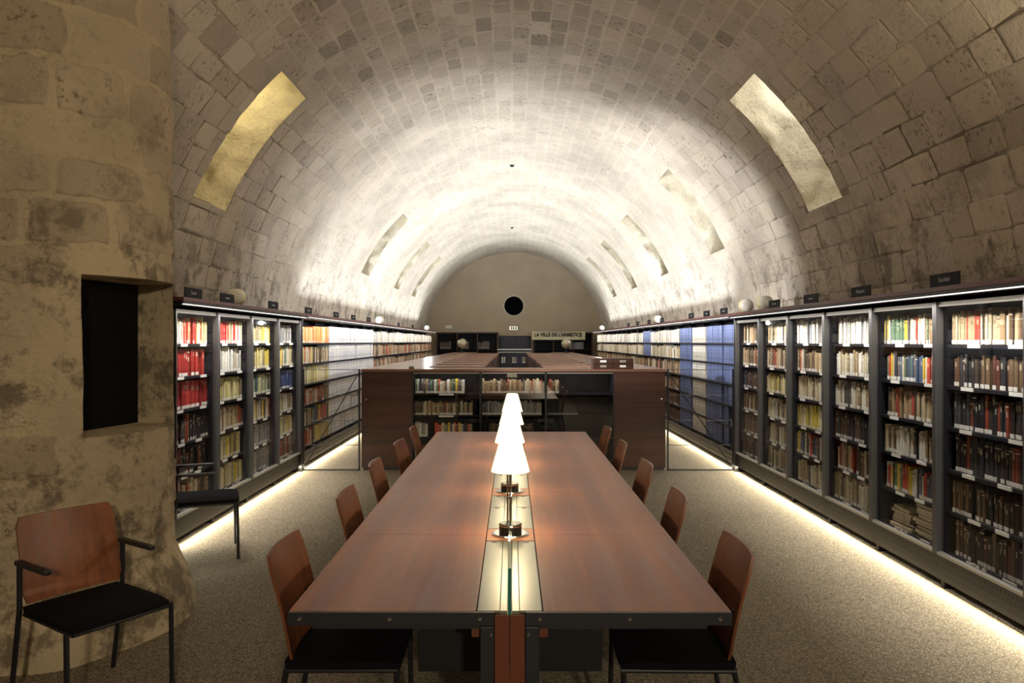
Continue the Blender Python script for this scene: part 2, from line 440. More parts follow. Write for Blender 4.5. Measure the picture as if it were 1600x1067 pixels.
for y in (14.3, 22.1):
    p = vp(PI/2, y)
    d = empty('smoke_detector', (0, y, p[2]), label='small dark smoke detector on the vault crown, %s' % ('nearer of two' if y < 20 else 'farther of two'), cat='smoke detector', group='smoke detectors on the vault')
    MB().lathe([(.06, -.012), (.06, 0)], 16).build('base', 'white_plastic', d)
    MB().lathe([(.012, -.05), (.035, -.045), (.045, -.012)], 16).build('sensor', 'black_plastic', d)

# end wall with oculus
ew = MB(); n = 72; oc = (X0+.0, 3.03); orad = .37
ring_o = []; ring_i = []
for k in range(n):
    a = 2*PI*k/n; dx, dz = math.cos(a), math.sin(a)
    ring_i.append((oc[0]+orad*dx, YE, oc[1]+orad*dz))
    # outer outline: semicircle above springing, rectangle below
    lo, hi = 0, 9
    for _ in range(40):
        m_ = (lo+hi)/2; x, z = oc[0]+m_*dx, oc[1]+m_*dz
        ok = abs(x-X0) <= VR+.02 and z >= -.01 and (z < ZC or (x-X0)**2+(z-ZC)**2 <= (VR+.02)**2)
        lo, hi = (m_, hi) if ok else (lo, m_)
    ring_o.append((oc[0]+lo*dx, YE, oc[1]+lo*dz))
for k in range(n):
    q = (k+1) % n; ew.quad([ring_i[k], ring_i[q], ring_o[q], ring_o[k]])
    ew.quad([ring_i[k], ring_i[q], (ring_i[q][0], YE+.4, ring_i[q][2]), (ring_i[k][0], YE+.4, ring_i[k][2])])
we = tag(ew.build('wall_end', 'end_plaster'), 'plain tan end wall with a round opening', kind='structure')
MB().lathe([(.37, 0), (.40, .012), (.37, .03)], 48, Matrix.Translation((oc[0], YE, oc[1])) @ Matrix.Rotation(PI/2, 4, 'X'), cap=False).build('oculus_rim', 'white_plastic', we)
MB().lathe([(.38, 0), (.38, .02)], 48, Matrix.Translation((oc[0], YE+.2, oc[1])) @ Matrix.Rotation(PI/2, 4, 'X')).build('oculus_back', 'void_black', we)
dr = empty('door_1', (.12, YE, 0), label='dark blue door in the end wall below the oculus', kind='structure')
MB().box(-.62, .62, -.03, 0, 0, 1.87).build('door_frame', 'black_steel', dr)
for x0, x1 in ((-.56, -.01), (.01, .56)): MB().box(x0, x1, -.05, -.03, .02, 1.82).build('door_leaf', 'door_blue', dr, bevel=.004)

# round pillar with a dark niche
pr = Vector((*PILLAR, 0)); r0 = .655
E_l, E_r = Vector((-2.27, 3.88, 0)), Vector((-2.135, 4.60, 0))
pm = MB(); na, zs = 96, [i*.06 for i in range(9)]+[.6+.12*i for i in range(36)]
def prad(a, z):
    lean = -.012*max(0, z-1.6)
    fl_ = .125*max(0, 1-z/.42)**.8*(1+.35*noise.noise(Vector((math.cos(a)*2, math.sin(a)*2, z*3))))
    p = Vector((math.cos(a)*3, math.sin(a)*3, z*2.5))
    return r0+lean+fl_+.012*noise.noise(p)+.006*noise.noise(p*3)
for z in zs:
    for k in range(na):
        a = 2*PI*k/na; r = prad(a, z); pm.v.append((r*math.cos(a), r*math.sin(a), z))
for j in range(len(zs)-1):
    for k in range(na):
        q = (k+1) % na; pm.f.append((j*na+k, j*na+q, j*na+na+q, j*na+na+k)); pm.c.append((1, 1, 1))
pm.f.append(tuple(range(na))[::-1]); pm.f.append(tuple((len(zs)-1)*na+k for k in range(na))); pm.c += [(1, 1, 1)]*2
pil = empty('stone_pillar', (*PILLAR, 0), label='massive round stone pillar with a dark niche at the left', kind='structure')
shaft = pm.build('shaft', 'pillar_plaster', pil)
ch = (E_r-E_l).normalized(); inn = Vector((-ch.y, ch.x, 0))
NZ0, NZ1 = 1.14, 2.005
cut = MB()
a_, b_ = E_l-pr, E_r-pr
pts = [a_-inn*.5, b_-inn*.5, b_+inn*.235, a_+inn*.235]
cut.v = [(p.x, p.y, z) for z in (NZ0, NZ1) for p in pts]
cut.f = [(3, 2, 1, 0), (4, 5, 6, 7), (0, 1, 5, 4), (1, 2, 6, 5), (2, 3, 7, 6), (3, 0, 4, 7)]; cut.c = [(1, 1, 1)]*6
cutter = cut.build('cutter', 'pillar_plaster', pil)
bo = shaft.modifiers.new('cut', 'BOOLEAN'); bo.object = cutter; bo.operation = 'DIFFERENCE'; bo.solver = 'EXACT'
bpy.context.view_layer.update()
me = bpy.data.meshes.new_from_object(shaft.evaluated_get(bpy.context.evaluated_depsgraph_get()))
shaft.modifiers.clear(); shaft.data = me; bpy.data.objects.remove(cutter); autosmooth(shaft, 40)
q0, q1 = a_+inn*.228-ch*.02, b_+inn*.228+ch*.02
mb = MB(); mb.v = [(p.x, p.y, z) for z in (NZ0-.01, NZ1+.01) for p in (q0, q1, q1+inn*.02, q0+inn*.02)]
mb.f = [(3, 2, 1, 0), (4, 5, 6, 7), (0, 1, 5, 4), (1, 2, 6, 5), (2, 3, 7, 6), (3, 0, 4, 7)]; mb.c = [(1, 1, 1)]*6
tag(mb.build('niche_panel', 'niche_black', pil), 'flat black panel closing the niche')
rp = random.Random(11); z = .40
while z < 4.1:
    hgt = rp.uniform(.20, .30); a = -PI*.98+rp.random()*.3
    while a < PI*.42:
        ln = rp.uniform(.28, .52)/r0; ac, zc = a+ln/2, z+hgt/2; a += ln
        P = pr+Vector((math.cos(ac)*r0, math.sin(ac)*r0, 0))
        s_ = (P-E_l).dot(ch)
        if -.16 < s_ < .92 and NZ0-hgt*.55 < zc < NZ1+hgt*.55 and (P-E_l).dot(inn) < .3: continue
        if rp.random() < .12: continue
        mbp = MB(); proud = rp.uniform(.004, .011); g = rp.uniform(.84, 1.08); nu, nv = 6, 3
        je = [[rp.uniform(-.10, .10) for _ in range(8)] for _ in range(4)]
        gi = {}
        for q, (k, off) in enumerate(((1, -.03), (1, proud*.3), (.90, proud))):
            for iu in range(nu+1):
                for iv in range(nv+1):
                    if q < 2 and 0 < iu < nu and 0 < iv < nv: continue
                    u, v = -1+2*iu/nu, -1+2*iv/nv
                    corner = .05 if iu in (0, nu) and iv in (0, nv) else 0
                    u2 = u*(1-corner)+(je[0][iv] if iu == 0 else je[1][iv] if iu == nu else 0); v2 = v*(1-corner*2)+(je[2][iu] if iv == 0 else je[3][iu] if iv == nv else 0)*1.3
                    aa, zz = ac+u2*k*(ln/2-.025), zc+v2*k*(hgt/2-.014)
                    rr = prad(aa, zz)+off; gi[q, iu, iv] = len(mbp.v); mbp.v.append((rr*math.cos(aa), rr*math.sin(aa), zz))
        for iu in range(nu):
            for iv in range(nv): mbp.f.append((gi[2, iu, iv], gi[2, iu+1, iv], gi[2, iu+1, iv+1], gi[2, iu, iv+1]))
        ring = [(iu, 0) for iu in range(nu)]+[(nu, iv) for iv in range(nv)]+[(iu, nv) for iu in range(nu, 0, -1)]+[(0, iv) for iv in range(nv, 0, -1)]
        for q in (0, 1):
            for k in range(len(ring)):
                a1_, b1_ = ring[k], ring[(k+1) % len(ring)]
                mbp.f.append((gi[q, a1_[0], a1_[1]], gi[q, b1_[0], b1_[1]], gi[q+1, b1_[0], b1_[1]], gi[q+1, a1_[0], a1_[1]]))
        mbp.c = [(g, g*.97, g*.95)]*len(mbp.f)
        mbp.build('stone', 'pillar_stone', pil, colour=True)
    z += hgt

# ------------------------------------------------------------------ bookcases along the walls
SH = [.25, .525, .80, 1.08, 1.355, 1.63]               # top faces of the shelves
def bay(kind, wdt):
    """local: front at x=0, depth to +x, width along y"""
    e = empty('glazed_bookcase' if kind == 'glazed' else 'open_bookcase'); hw = wdt/2
    for s in (-1, 1):
        y0, y1 = sorted((s*(hw-.002), s*(hw-.018)))
        MB().box(.035 if kind == 'glazed' else .262, .36, y0, y1, 0, 1.94).build('side_panel', 'shelf_black', e)
    MB().box(.35, .362, -hw+.02, hw-.02, .05, 1.94).build('back_panel', 'shelf_black', e)
    for k, z in enumerate(SH):
        m_ = .02 if kind == 'glazed' else .0
        sh = MB().box(.05, .35, -hw+m_, hw-m_, z-.022, z).build('shelf', 'shelf_black', e)
        if kind == 'glazed':
            for yc in (-.17, .21):
                yc += R.uniform(-.1, .1)
                MB().box(.044, .05, yc-.06, yc+.06, z-.022, z+.002).build('label_holder', 'white_card', sh)
    if kind == 'glazed':
        MB().box(0, .015, -hw+.001, hw-.001, .066, .232).build('plinth_panel', 'perforated_steel', e)
        for s in (-1, 1):
            y0, y1 = sorted((s*hw, s*(hw-.022)))
            MB().box(-.025, .03, y0, y1, .234, 1.915).build('post', 'post_grey', e, bevel=.003)
            y0, y1 = sorted((s*.006, s*(-hw+.024)))
            pane = MB().box(.004 if s > 0 else .014, .008 if s > 0 else .018, y0, y1, .25, 1.885).build('glass_door', 'pane_glass', e)
            MB().box(-.008, .004, -.05*s-.012, -.05*s+.012, .262, .280).build('clip', 'aluminium', pane)
        MB().box(-.008, .010, -hw+.022, hw-.022, 1.880, 1.912).build('head_rail', 'aluminium', e, bevel=.002)
        MB().box(-.018, .022, -hw+.022, hw-.022, .232, .252).build('bottom_track', 'aluminium', e, bevel=.002)
        MB().box(.0, .010, -hw+.022, hw-.022, 1.912, 1.938).build('shadow_gap', 'void_black', e)
    else:
        for z in (.068, .122, .176):
            MB().box(0, .02, -hw+.001, hw-.001, z, z+.048).build('plinth_slat', 'dark_steel', e)
        MB().tube([(-.10, 0, 1.958), (-.02, 0, 1.935), (.03, 0, 1.955)], .005, 6).build('lamp_hook', 'aluminium', e)
    return e
G = bay('glazed', PITCH); O = bay('open', PITCH)
BAYS = []                                              # (side, index, y0, y1, kind)
rg = [Y1-PITCH*k for k in range(8)]
for k in range(7): BAYS.append(('R', k, Y1-PITCH*(k+1), Y1-PITCH*k, 'glazed'))
LP = (Y1-.03-5.84)/4
for k in range(4): BAYS.append(('L', k, Y1-.03-LP*(k+1), Y1-.03-LP*k, 'glazed'))
for s in 'RL':
    for k in range(18): BAYS.append((s, k, Y1+PITCH*k, Y1+PITCH*(k+1), 'open'))
used = {'glazed': False, 'open': False}
SIDE = {'R': 'right', 'L': 'left'}
def case_name(s, k, kind):
    if kind == 'glazed':
        return '%s glazed bookcase before the %s gate' % (ORD[k], SIDE[s])      # counted from the gate towards the viewer
    return '%s open bookcase beyond the %s gate' % (ORD[k], SIDE[s])
for s, k, y0, y1, kind in BAYS:
    src = G if kind == 'glazed' else O
    o = src if not used[kind] else copy_tree(src)
    used[kind] = True
    o.location = (XR if s == 'R' else XL, (y0+y1)/2, 0); o.rotation_euler = (0, 0, 0 if s == 'R' else PI)
    if s == 'L' and kind == 'glazed': o.scale = (1, LP/PITCH, 1)
    side = SIDE[s]
    what = 'black %s bookcase, %s from the %s aisle gate %s' % ('glass fronted' if kind == 'glazed' else 'open fronted', ORD[k], side, 'towards the viewer' if kind == 'glazed' else 'towards the end wall')
    tag(o, what, 'bookcase', '%s bookcases on the %s wall' % (kind, side))
for s in 'RL':                                          # continuous cornices
    sg = 1 if s == 'R' else -1; fx = XR if s == 'R' else XL
    ya = 3.17-.02 if s == 'R' else 5.83; yb = Y1+PITCH*18+.02
    e = empty('bookcase_cornice', (fx, 0, 0), label='long dark red wooden cornice topping the %s bookcases' % SIDE[s], cat='cornice', group='cornices over the bookcases')
    def bx(x0, x1, y0, y1, z0, z1):
        a, b = sorted((sg*x0, sg*x1)); return MB().box(a, b, y0, y1, z0, z1)
    yj = Y1
    for (p, q) in ((ya, yj-.004), (yj+.004, yb)): bx(-.090, .56, p, q, 1.972, 2.005).build('top_board', 'cornice_wood', e, bevel=.004)
    bx(-.088, -.066, ya, yb, 1.952, 1.972).build('fascia', 'black_steel', e)
    bx(-.066, .38, ya, yb, 1.942, 1.972).build('soffit', 'shelf_black', e)
    bx(-.088, -.080, ya, Y1-.02, 1.944, 1.952).build('led_strip', 'led_white', e)
    bx(-.104, -.096, Y1+.05, yb-.1, 1.955, 1.961).build('led_strip', 'led_white', e)
    bx(-.03, .049, Y1+.001, Y1+.03, 0, 1.941).build('end_panel', 'black_steel', e)

# ------------------------------------------------------------------ books and boxes
PAL = {
 'cream': [(.66, .64, .58), (.07, .06, .05), (.52, .45, .31), (.46, .39, .25), (.58, .53, .42), (.36, .28, .17), (.60, .58, .50), (.20, .15, .09), (.30, .22, .12)],
 'white': [(.66, .64, .58), (.60, .57, .50), (.68, .67, .64), (.50, .46, .38), (.34, .30, .24), (.25, .25, .27)],
 'dark': [(.035, .025, .02), (.07, .04, .025), (.02, .02, .022), (.11, .06, .035), (.14, .09, .05), (.03, .03, .04), (.09, .03, .02)],
 'black': [(.012, .012, .014), (.02, .02, .025), (.03, .022, .018), (.05, .05, .055), (.20, .04, .02)],
 'brown': [(.55, .50, .40), (.30, .05, .03), (.17, .10, .05), (.26, .17, .09), (.10, .06, .035), (.36, .27, .16), (.42, .34, .22), (.06, .045, .03)],
 'mixed': [(.55, .48, .34), (.45, .06, .035), (.60, .44, .05), (.10, .09, .09), (.62, .60, .55), (.06, .09, .16), (.30, .20, .11), (.10, .16, .10), (.04, .04, .05)],
 'red': [(.30, .016, .014), (.25, .013, .012), (.34, .028, .022), (.27, .02, .015)],
 'redcream': [(.45, .03, .025), (.55, .47, .22), (.60, .55, .36), (.42, .04, .03), (.62, .58, .46)],
 'yellow': [(.58, .46, .06), (.55, .50, .25), (.50, .40, .14), (.48, .42, .28), (.20, .17, .10), (.62, .56, .36)],
 'teal': [(.04, .11, .10), (.05, .09, .09), (.42, .38, .20), (.50, .45, .28), (.03, .05, .05)],
 'navy': [(.025, .04, .13), (.03, .05, .16), (.02, .03, .09)],
 'grey': [(.20, .20, .21), (.14, .14, .15), (.28, .27, .26), (.09, .09, .10), (.34, .32, .28)],
 'orange': [(.70, .30, .10), (.66, .45, .22), (.62, .50, .34), (.60, .22, .08)],
}
CNAME = [((.6, .58, .5), 'off white'), ((.52, .45, .31), 'cream'), ((.36, .28, .17), 'tan'), ((.2, .13, .07), 'brown'), ((.07, .045, .03), 'dark brown'), ((.02, .02, .022), 'black'),
         ((.42, .03, .025), 'red'), ((.58, .45, .06), 'yellow'), ((.05, .08, .15), 'blue'), ((.08, .13, .09), 'green'), ((.2, .2, .21), 'grey'), ((.66, .35, .13), 'orange')]
def cname(c): return min(CNAME, key=lambda q: sum((math.sqrt(a)-math.sqrt(b))**2 for a, b in zip(q[0], c)))[1]
# rows listed from the top shelf down
STYLE = {('R', 6): ['dark']*6,
 ('R', 5): ['brown', 'dark', 'black', 'black', 'dark', 'dark'], ('R', 4): ['mixed', 'mixed', 'brown', 'cream', 'mixed', 'pile'],
 ('R', 3): ['white', 'cream', 'cream', 'dark', 'brown', 'cream'], ('R', 2): ['white', 'brown', 'cream', 'yellow', 'mixed', 'cream'],
 ('R', 1): ['cream', 'brown', 'yellow', 'cream', 'cream', 'cream'], ('R', 0): ['brown', 'brown', 'dark', 'brown', 'dark', 'dark'],
 ('L', 3): ['redcream', 'red', 'red', 'black', 'black', 'brown'], ('L', 2): ['redcream', 'white', 'yellow', 'brown', 'yellow', 'yellow'],
 ('L', 1): ['yellow', 'yellow', 'teal', 'mixed', 'grey', 'grey'], ('L', 0): ['grey', 'mixed', 'navy', 'cream', 'yellow', 'brown'],
}
books = []; boxes = []; piles = []
rb = random.Random(21)
def add_row(s, k, y0, y1, kind, r, style):
    z = SH[5-r]; fx = XR if s == 'R' else XL; sg = 1 if s == 'R' else -1
    mg = .035 if kind == 'glazed' else .003
    a, b = y0+mg, y1-mg
    key = (s, k, kind, r)
    if style == 'pile':
        for (yc, nb) in ((a+.22, 9), (a+.56, 6)):
            for j in range(nb):
                piles.append((s, fx+sg*.17, yc+rb.uniform(-.02, .02), z+.003+j*.026, rb.uniform(.17, .24), rb.uniform(.24, .30), .024, rb.choice(PAL['cream']), key, j, yc))
        return
    if style in ('bluebox', 'whitebox', 'greybox'):
        wb = {'bluebox': .0795, 'whitebox': .0728, 'greybox': .0874}[style]; y = a
        i = 0
        short = style == 'bluebox' and k == 0 and r >= 3
        while y+wb < b:
            if not (short and y < a+(.50 if r >= 4 else .30)):
                boxes.append((style, s, fx, sg, y+wb/2, z, wb-.004, .245 if style != 'greybox' else .24, key)); i += 1
            y += wb
            if style == 'whitebox' and rb.random() < .03: y += .1
        return
    pal = PAL[style]; y = a+rb.uniform(0, .03)*(kind == 'glazed'); end = b-rb.choice([0, 0, 0, .02, .05] if kind == 'glazed' else [0, 0, 0, .03])
    base = rb.uniform(.185, .215); thick = {'red': (.035, .05), 'navy': (.03, .045), 'redcream': (.02, .034), 'orange': (.03, .06)}.get(style, (.014, .042))
    c = None
    while True:
        t = rb.uniform(*thick)
        if y+t > end: break
        if c is None or rb.random() > .2: c = rb.choice(pal)
        j = rb.uniform(.85, 1.15); col = tuple(min(.75, x*j) for x in c)
        h = base+rb.uniform(-.025, .03) if style not in ('red', 'navy', 'orange') else base+.025
        sticker = rb.random() < (.75 if kind == 'glazed' else .25)
        books.append(dict(s=s, fx=fx, sg=sg, y=y+t/2, z=z, t=t-.0012, h=h, d=rb.uniform(.14, .18), inset=rb.uniform(0, .012), c=col, lean=0, st=sticker, key=key, title=rb.random(), band=rb.random()))
        y += t
        if rb.random() < .02: y += rb.uniform(.02, .05)
for s, k, y0, y1, kind in BAYS:
    for r in range(6):
        if kind == 'glazed': st = STYLE[s, k][r]
        elif s == 'R':
            st = 'bluebox' if k in (0, 1) else 'greybox' if k == 2 else 'bluebox' if k == 3 else ['white', 'cream', 'brown', 'brown', 'dark', 'dark'][r] if k != 7 else 'bluebox' if r < 2 else 'brown'
        else:
            st = (['orange', 'redcream', 'yellow', 'brown', 'brown', 'brown'] if k == 0 else ['orange', 'brown', 'yellow', 'brown', 'mixed', 'yellow'])[r] if k < 2 else 'whitebox' if k < 6 else ['white', 'brown', 'brown', 'dark', 'dark', 'dark'][r]
        add_row(s, k, y0, y1, kind, r, st)
# central cabinet and other cases add their books further down with the same list
def book_mesh(mb, b, fine):
    fx, sg, y, z, t, h, d, c = b['fx'], b['sg'], b['y'], b['z'], b['t'], b['h'], b['d'], b['c']
    x0 = .062+b['inset']; ax = b.get('axis', 'x')
    def P(dx, dy, zz):                                  # dx depth from the shelf front, dy along the shelf
        return (fx+sg*dx, y+dy, zz) if ax == 'x' else (y+dy, fx+dx, zz)
    def bx(d0, d1, w0, w1, z0, z1, col):
        i = len(mb.v); mb.v += [P(p, q, r) for r in (z0, z1) for q in (w0, w1) for p in (d0, d1)]
        for q in ((0, 2, 3, 1), (4, 5, 7, 6), (0, 1, 5, 4), (2, 6, 7, 3), (0, 4, 6, 2), (1, 3, 7, 5)):
            mb.f.append(tuple(i+k for k in q)); mb.c.append(col)
    hw = t/2
    if not fine:
        bx(x0, x0+d, -hw, hw, z, z+h, c)
    else:
        cv = min(.003, t*.12)
        bx(x0+.004, x0+d, -hw, -hw+cv, z, z+h, c); bx(x0+.004, x0+d, hw-cv, hw, z, z+h, c)      # boards
        bx(x0+.006, x0+d-.004, -hw+cv, hw-cv, z+.003, z+h-.004, (.55, .48, .36))                 # pages
        i = len(mb.v); seg = 4                                                                     # rounded spine
        for zz in (z, z+h):
            for q in range(seg+1):
                u = -1+2*q/seg; mb.v.append(P(x0+.005*u*u, hw*u, zz))
            for q in (1, -1): mb.v.append(P(x0+.008, hw*q, zz))
        m = seg+3
        for q in range(m):
            p = (q+1) % m; mb.f.append((i+q, i+p, i+m+p, i+m+q)); mb.c.append(c)
        mb.f.append(tuple(i+q for q in range(m))); mb.f.append(tuple(i+m+q for q in range(m))); mb.c += [c, c]
    lum = sum(c)/3
    tc = (.60, .54, .40) if lum < .22 else (.08, .06, .05)
    if b['title'] < .6 and t > .016:
        zz = z+h*(.55+.2*b['band']); bx(x0-.0006, x0+.004, -hw*.45, hw*.45, zz, zz+h*.16, tuple(.55*p+.45*q for p, q in zip(c, tc)))
    if b['band'] < .3 and t > .018:
        zz = z+h*.88; bx(x0-.0004, x0+.005, -hw*.9, hw*.9, zz, zz+.006, tc)
def sticker_mesh(mb, b):
    fx, sg, y, z, t = b['fx'], b['sg'], b['y'], b['z'], b['t']; x0 = .062+b['inset']; hw = t*.42
    d0, d1 = x0-.0012, x0+.004
    pts = [(p, q, r) for r in (z+.004, z+.030) for q in (-hw, hw) for p in (d0, d1)]
    i = len(mb.v)
    mb.v += [(fx+sg*p, y+q, r) if b.get('axis', 'x') == 'x' else (y+q, fx+p, r) for p, q, r in pts]
    for q in ((0, 2, 3, 1), (4, 5, 7, 6), (0, 1, 5, 4), (2, 6, 7, 3), (0, 4, 6, 2), (1, 3, 7, 5)):
        mb.f.append(tuple(i+k for k in q)); mb.c.append((.66, .65, .62))

# ------------------------------------------------------------------ central cabinet (D = 9.44)
CY = 9.44; CXA, CXB = -1.93, 1.97; CT = 1.297
cab = empty('display_cabinet', (0, CY, 0), label='wide dark wood cabinet with glazed bookshelves behind the reading table', cat='cabinet')
MB().box(CXA-.005, CXB+.005, -.012, .52, CT-.035, CT).build('worktop', 'low_case_wood', cab, bevel=.003)
for x0, x1, s in ((CXA, -1.285, -1), (1.315, CXB, 1)):
    d = MB().box(x0, x1, 0, .03, .03, CT-.037).build('door', 'cabinet_wood', cab, bevel=.003)
    xl = CXA+.055 if s < 0 else CXB-.055
    MB().lathe([(.0, .012), (.012, .012), (.016, .008), (.018, 0)], 20, Matrix.Translation((xl, 0, .905)) @ Matrix.Rotation(PI/2, 4, 'X')).build('lock', 'chrome', d)
    MB().box(x0+.01, x1-.01, .03, .50, .03, CT-.037).build('side_body', 'black_steel', cab)
MB().box(-1.285, 1.315, .47, .50, .03, CT-.037).build('back_panel', 'shelf_black', cab)
MB().box(CXA+.02, CXB-.02, .02, .48, 0, .03).build('plinth', 'black_steel', cab)
CDIV = [-1.28, -.405, .435, 1.31]
for x in CDIV: MB().box(x-.012, x+.012, .005, .47, .03, CT-.037).build('divider', 'black_steel', cab)
CZ = [.98, .70, .42, .13]
for a, b in zip(CDIV[:-1], CDIV[1:]):
    for z in CZ:
        sh = MB().box(a+.013, b-.013, .05, .47, z-.02, z).build('shelf', 'shelf_black', cab)
        if a < -.5: MB().box((a+b)/2-.10, (a+b)/2+.09, .044, .05, z-.024, z-.002).build('label_holder', 'white_card', sh)
    MB().box(a+.014, b-.014, .012, .018, .05, CT-.06).build('glass_door', 'cabinet_glass', cab)
    MB().box(a+.013, b-.013, .006, .020, CT-.058, CT-.048).build('glass_rail', 'aluminium', cab)
def cab_row(x0, x1, z, style, bayi, r):
    x = x0
    while True:
        t = rb.uniform(.016, .034)
        if x+t > x1: break
        books.append(dict(s='C', fx=CY, sg=1, axis='y', y=x+t/2, z=z, t=t-.001, h=rb.uniform(.15, .19), d=.14, inset=rb.uniform(0, .01), c=rb.choice(PAL[style]), lean=0, st=rb.random() < .9, key=('C', bayi, 'cab', r), title=rb.random(), band=rb.random()))
        x += t
cab_row(-1.25, -.60, .98, 'mixed', 0, 0); cab_row(-1.25, -.50, .70, 'brown', 0, 1); cab_row(-1.25, -1.08, .42, 'white', 0, 2); cab_row(-1.0, -.5, .42, 'mixed', 0, 2); cab_row(-1.25, -.6, .13, 'brown', 0, 3)
cab_row(-.385, .41, .98, 'brown', 1, 0); cab_row(-.385, .41, .70, 'grey', 1, 1); cab_row(-.3, .3, .42, 'dark', 1, 2); cab_row(.46, .62, .98, 'brown', 2, 0)
rot = Matrix.Translation((.72, .26, .72)) @ Matrix.Rotation(.0, 4, 'Z')
leaf = empty('display_folder', (.66, CY+.2, .703), label='pale grey folder propped in the right part of the glazed cabinet', cat='folder')
mb = MB(); mb.v = [(-.20, -.06, 0), (.20, -.06, 0), (.10, .10, .20), (-.20, .10, .20), (-.20, -.05, 0), (.20, -.05, 0), (.10, .11, .20), (-.20, .11, .20)]
mb.f = [(0, 1, 2, 3), (7, 6, 5, 4), (0, 4, 5, 1), (1, 5, 6, 2), (2, 6, 7, 3), (3, 7, 4, 0)]; mb.c = [(1, 1, 1)]*6
mb.build('cover', 'post_grey', leaf); MB().box(-.2, .2, -.062, -.05, 0, .012).build('spine', 'white_card', leaf)
area('cabinet_led', (0, CY+.035, CT-.062), .02, 2.5, 5, NEUT, (0, .35, -1))

# choose the 300 books that show largest
for b in books:
    p = (b['fx'], b['y'], b['z']+.1) if b.get('axis') != 'y' else (b['y'], b['fx'], b['z']+.1)
    px, py = proj(p); D = p[1]
    w_px = (b['t']*F*abs(p[0])/D/D) if b.get('axis') != 'y' else b['t']*F/D
    hid = px > 1598 or (px < 272) or (b['s'] == 'L' and px < 390 and py > 730) or py > 1067 or (b['s'] == 'C' and py > 690)
    b['size'] = 0 if hid else w_px*b['h']*F/D
    b['px'] = px
rank = sorted(books, key=lambda b: -b['size'])
chosen = set(id(b) for b in rank[:300])
def case_phrase(key):
    s, k, kind, r = key
    if s == 'C': return 'shelf %s of %s cabinet bay' % (['one', 'two', 'three', 'four'][r], ['left', 'middle', 'right'][k])
    return '%s shelf, %s glazed %s bookcase from gate' % (['top', 'second', 'third', 'fourth', 'fifth', 'bottom'][r], ORD[k], SIDE[s])
cnt = {}
for b in sorted(books, key=lambda b: b['px']):
    i = cnt.get(b['key'], 0); cnt[b['key']] = i+1; b['i'] = i
rest = MB()
for b in books:
    if id(b) in chosen:
        mb = MB(); book_mesh(mb, b, True)
        ctr = Vector((b['fx'], b['y'], b['z'])) if b.get('axis') != 'y' else Vector((b['y'], b['fx'], b['z']))
        mb.v = [tuple(Vector(v)-ctr) for v in mb.v]
        o = mb.build('book', 'book_cover', colour=True, loc=tuple(ctr))
        tag(o, '%s book, %s from left on %s' % (cname(b['c']), nth(b['i']), case_phrase(b['key'])), 'book', 'books behind the glass doors')
        if b['st']:
            mb = MB(); sticker_mesh(mb, b); mb.v = [tuple(Vector(v)-ctr) for v in mb.v]
            tag(mb.build('spine_label', 'book_cover', o, colour=True), 'white shelf mark sticker')
    else:
        book_mesh(rest, b, False)
        if b['st']: sticker_mesh(rest, b)
tag(rest.build('more_books', 'book_cover', colour=True), 'rows of smaller books filling the farther shelves', 'books', kind='stuff')
pn = {}
for (s, x, y, z, d, wd, h, c, key, j, yc) in piles:
    mb = MB(); e = rb.uniform(-.06, .06); M = Matrix.Rotation(e, 4, 'Z')
    mb.box(-d/2, d/2, -wd/2, wd/2, 0, .003, c, M).box(-d/2, d/2, -wd/2, wd/2, h-.003, h, c, M).box(d/2-.004, d/2, -wd/2, wd/2, .003, h-.003, c, M).box(-d/2+.005, d/2-.004, -wd/2+.004, wd/2-.004, .003, h-.003, (.58, .52, .40), M)
    q = pn.setdefault(yc, len(pn))
    tag(mb.build('flat_book', 'book_cover', colour=True, loc=(x, y, z)), '%s volume lying flat, %s from bottom of the %s pile on the bottom shelf' % (cname(c), ORD[j], ['nearer', 'farther'][q]), 'book', 'books lying in piles')
BOXC = {'bluebox': [(.095, .125, .25), (.105, .135, .27), (.085, .115, .23)], 'whitebox': [(.60, .61, .64), (.66, .66, .67), (.56, .57, .62)], 'greybox': [(.42, .40, .35), (.46, .43, .37)]}
BOXM = {}
def boxmesh(style, wd, h, v):
    c = BOXC[style][v]; dk = tuple(x*.25 for x in c); lt = tuple(min(.75, x*1.25) for x in c)
    mb = MB().box(0, .185, -wd/2, wd/2, 0, h, c)
    mb.lathe([(.011, 0), (.011, .0012)], 12, Matrix.Translation((0, 0, .055)) @ Matrix.Rotation(-PI/2, 4, 'Y'), dk)
    mb.box(-.001, 0, -wd*.30, wd*.30, h*.58, h*.86, lt if style == 'bluebox' else (.72, .71, .68))
    mb.box(-.0014, 0, -wd*.22, wd*.22, h*.70, h*.73, dk)
    return mb.mesh('document_box', 'book_cover', True)
bc = {}; hidden = MB()
bs = sorted(boxes, key=lambda b: F*b[2]/b[4])
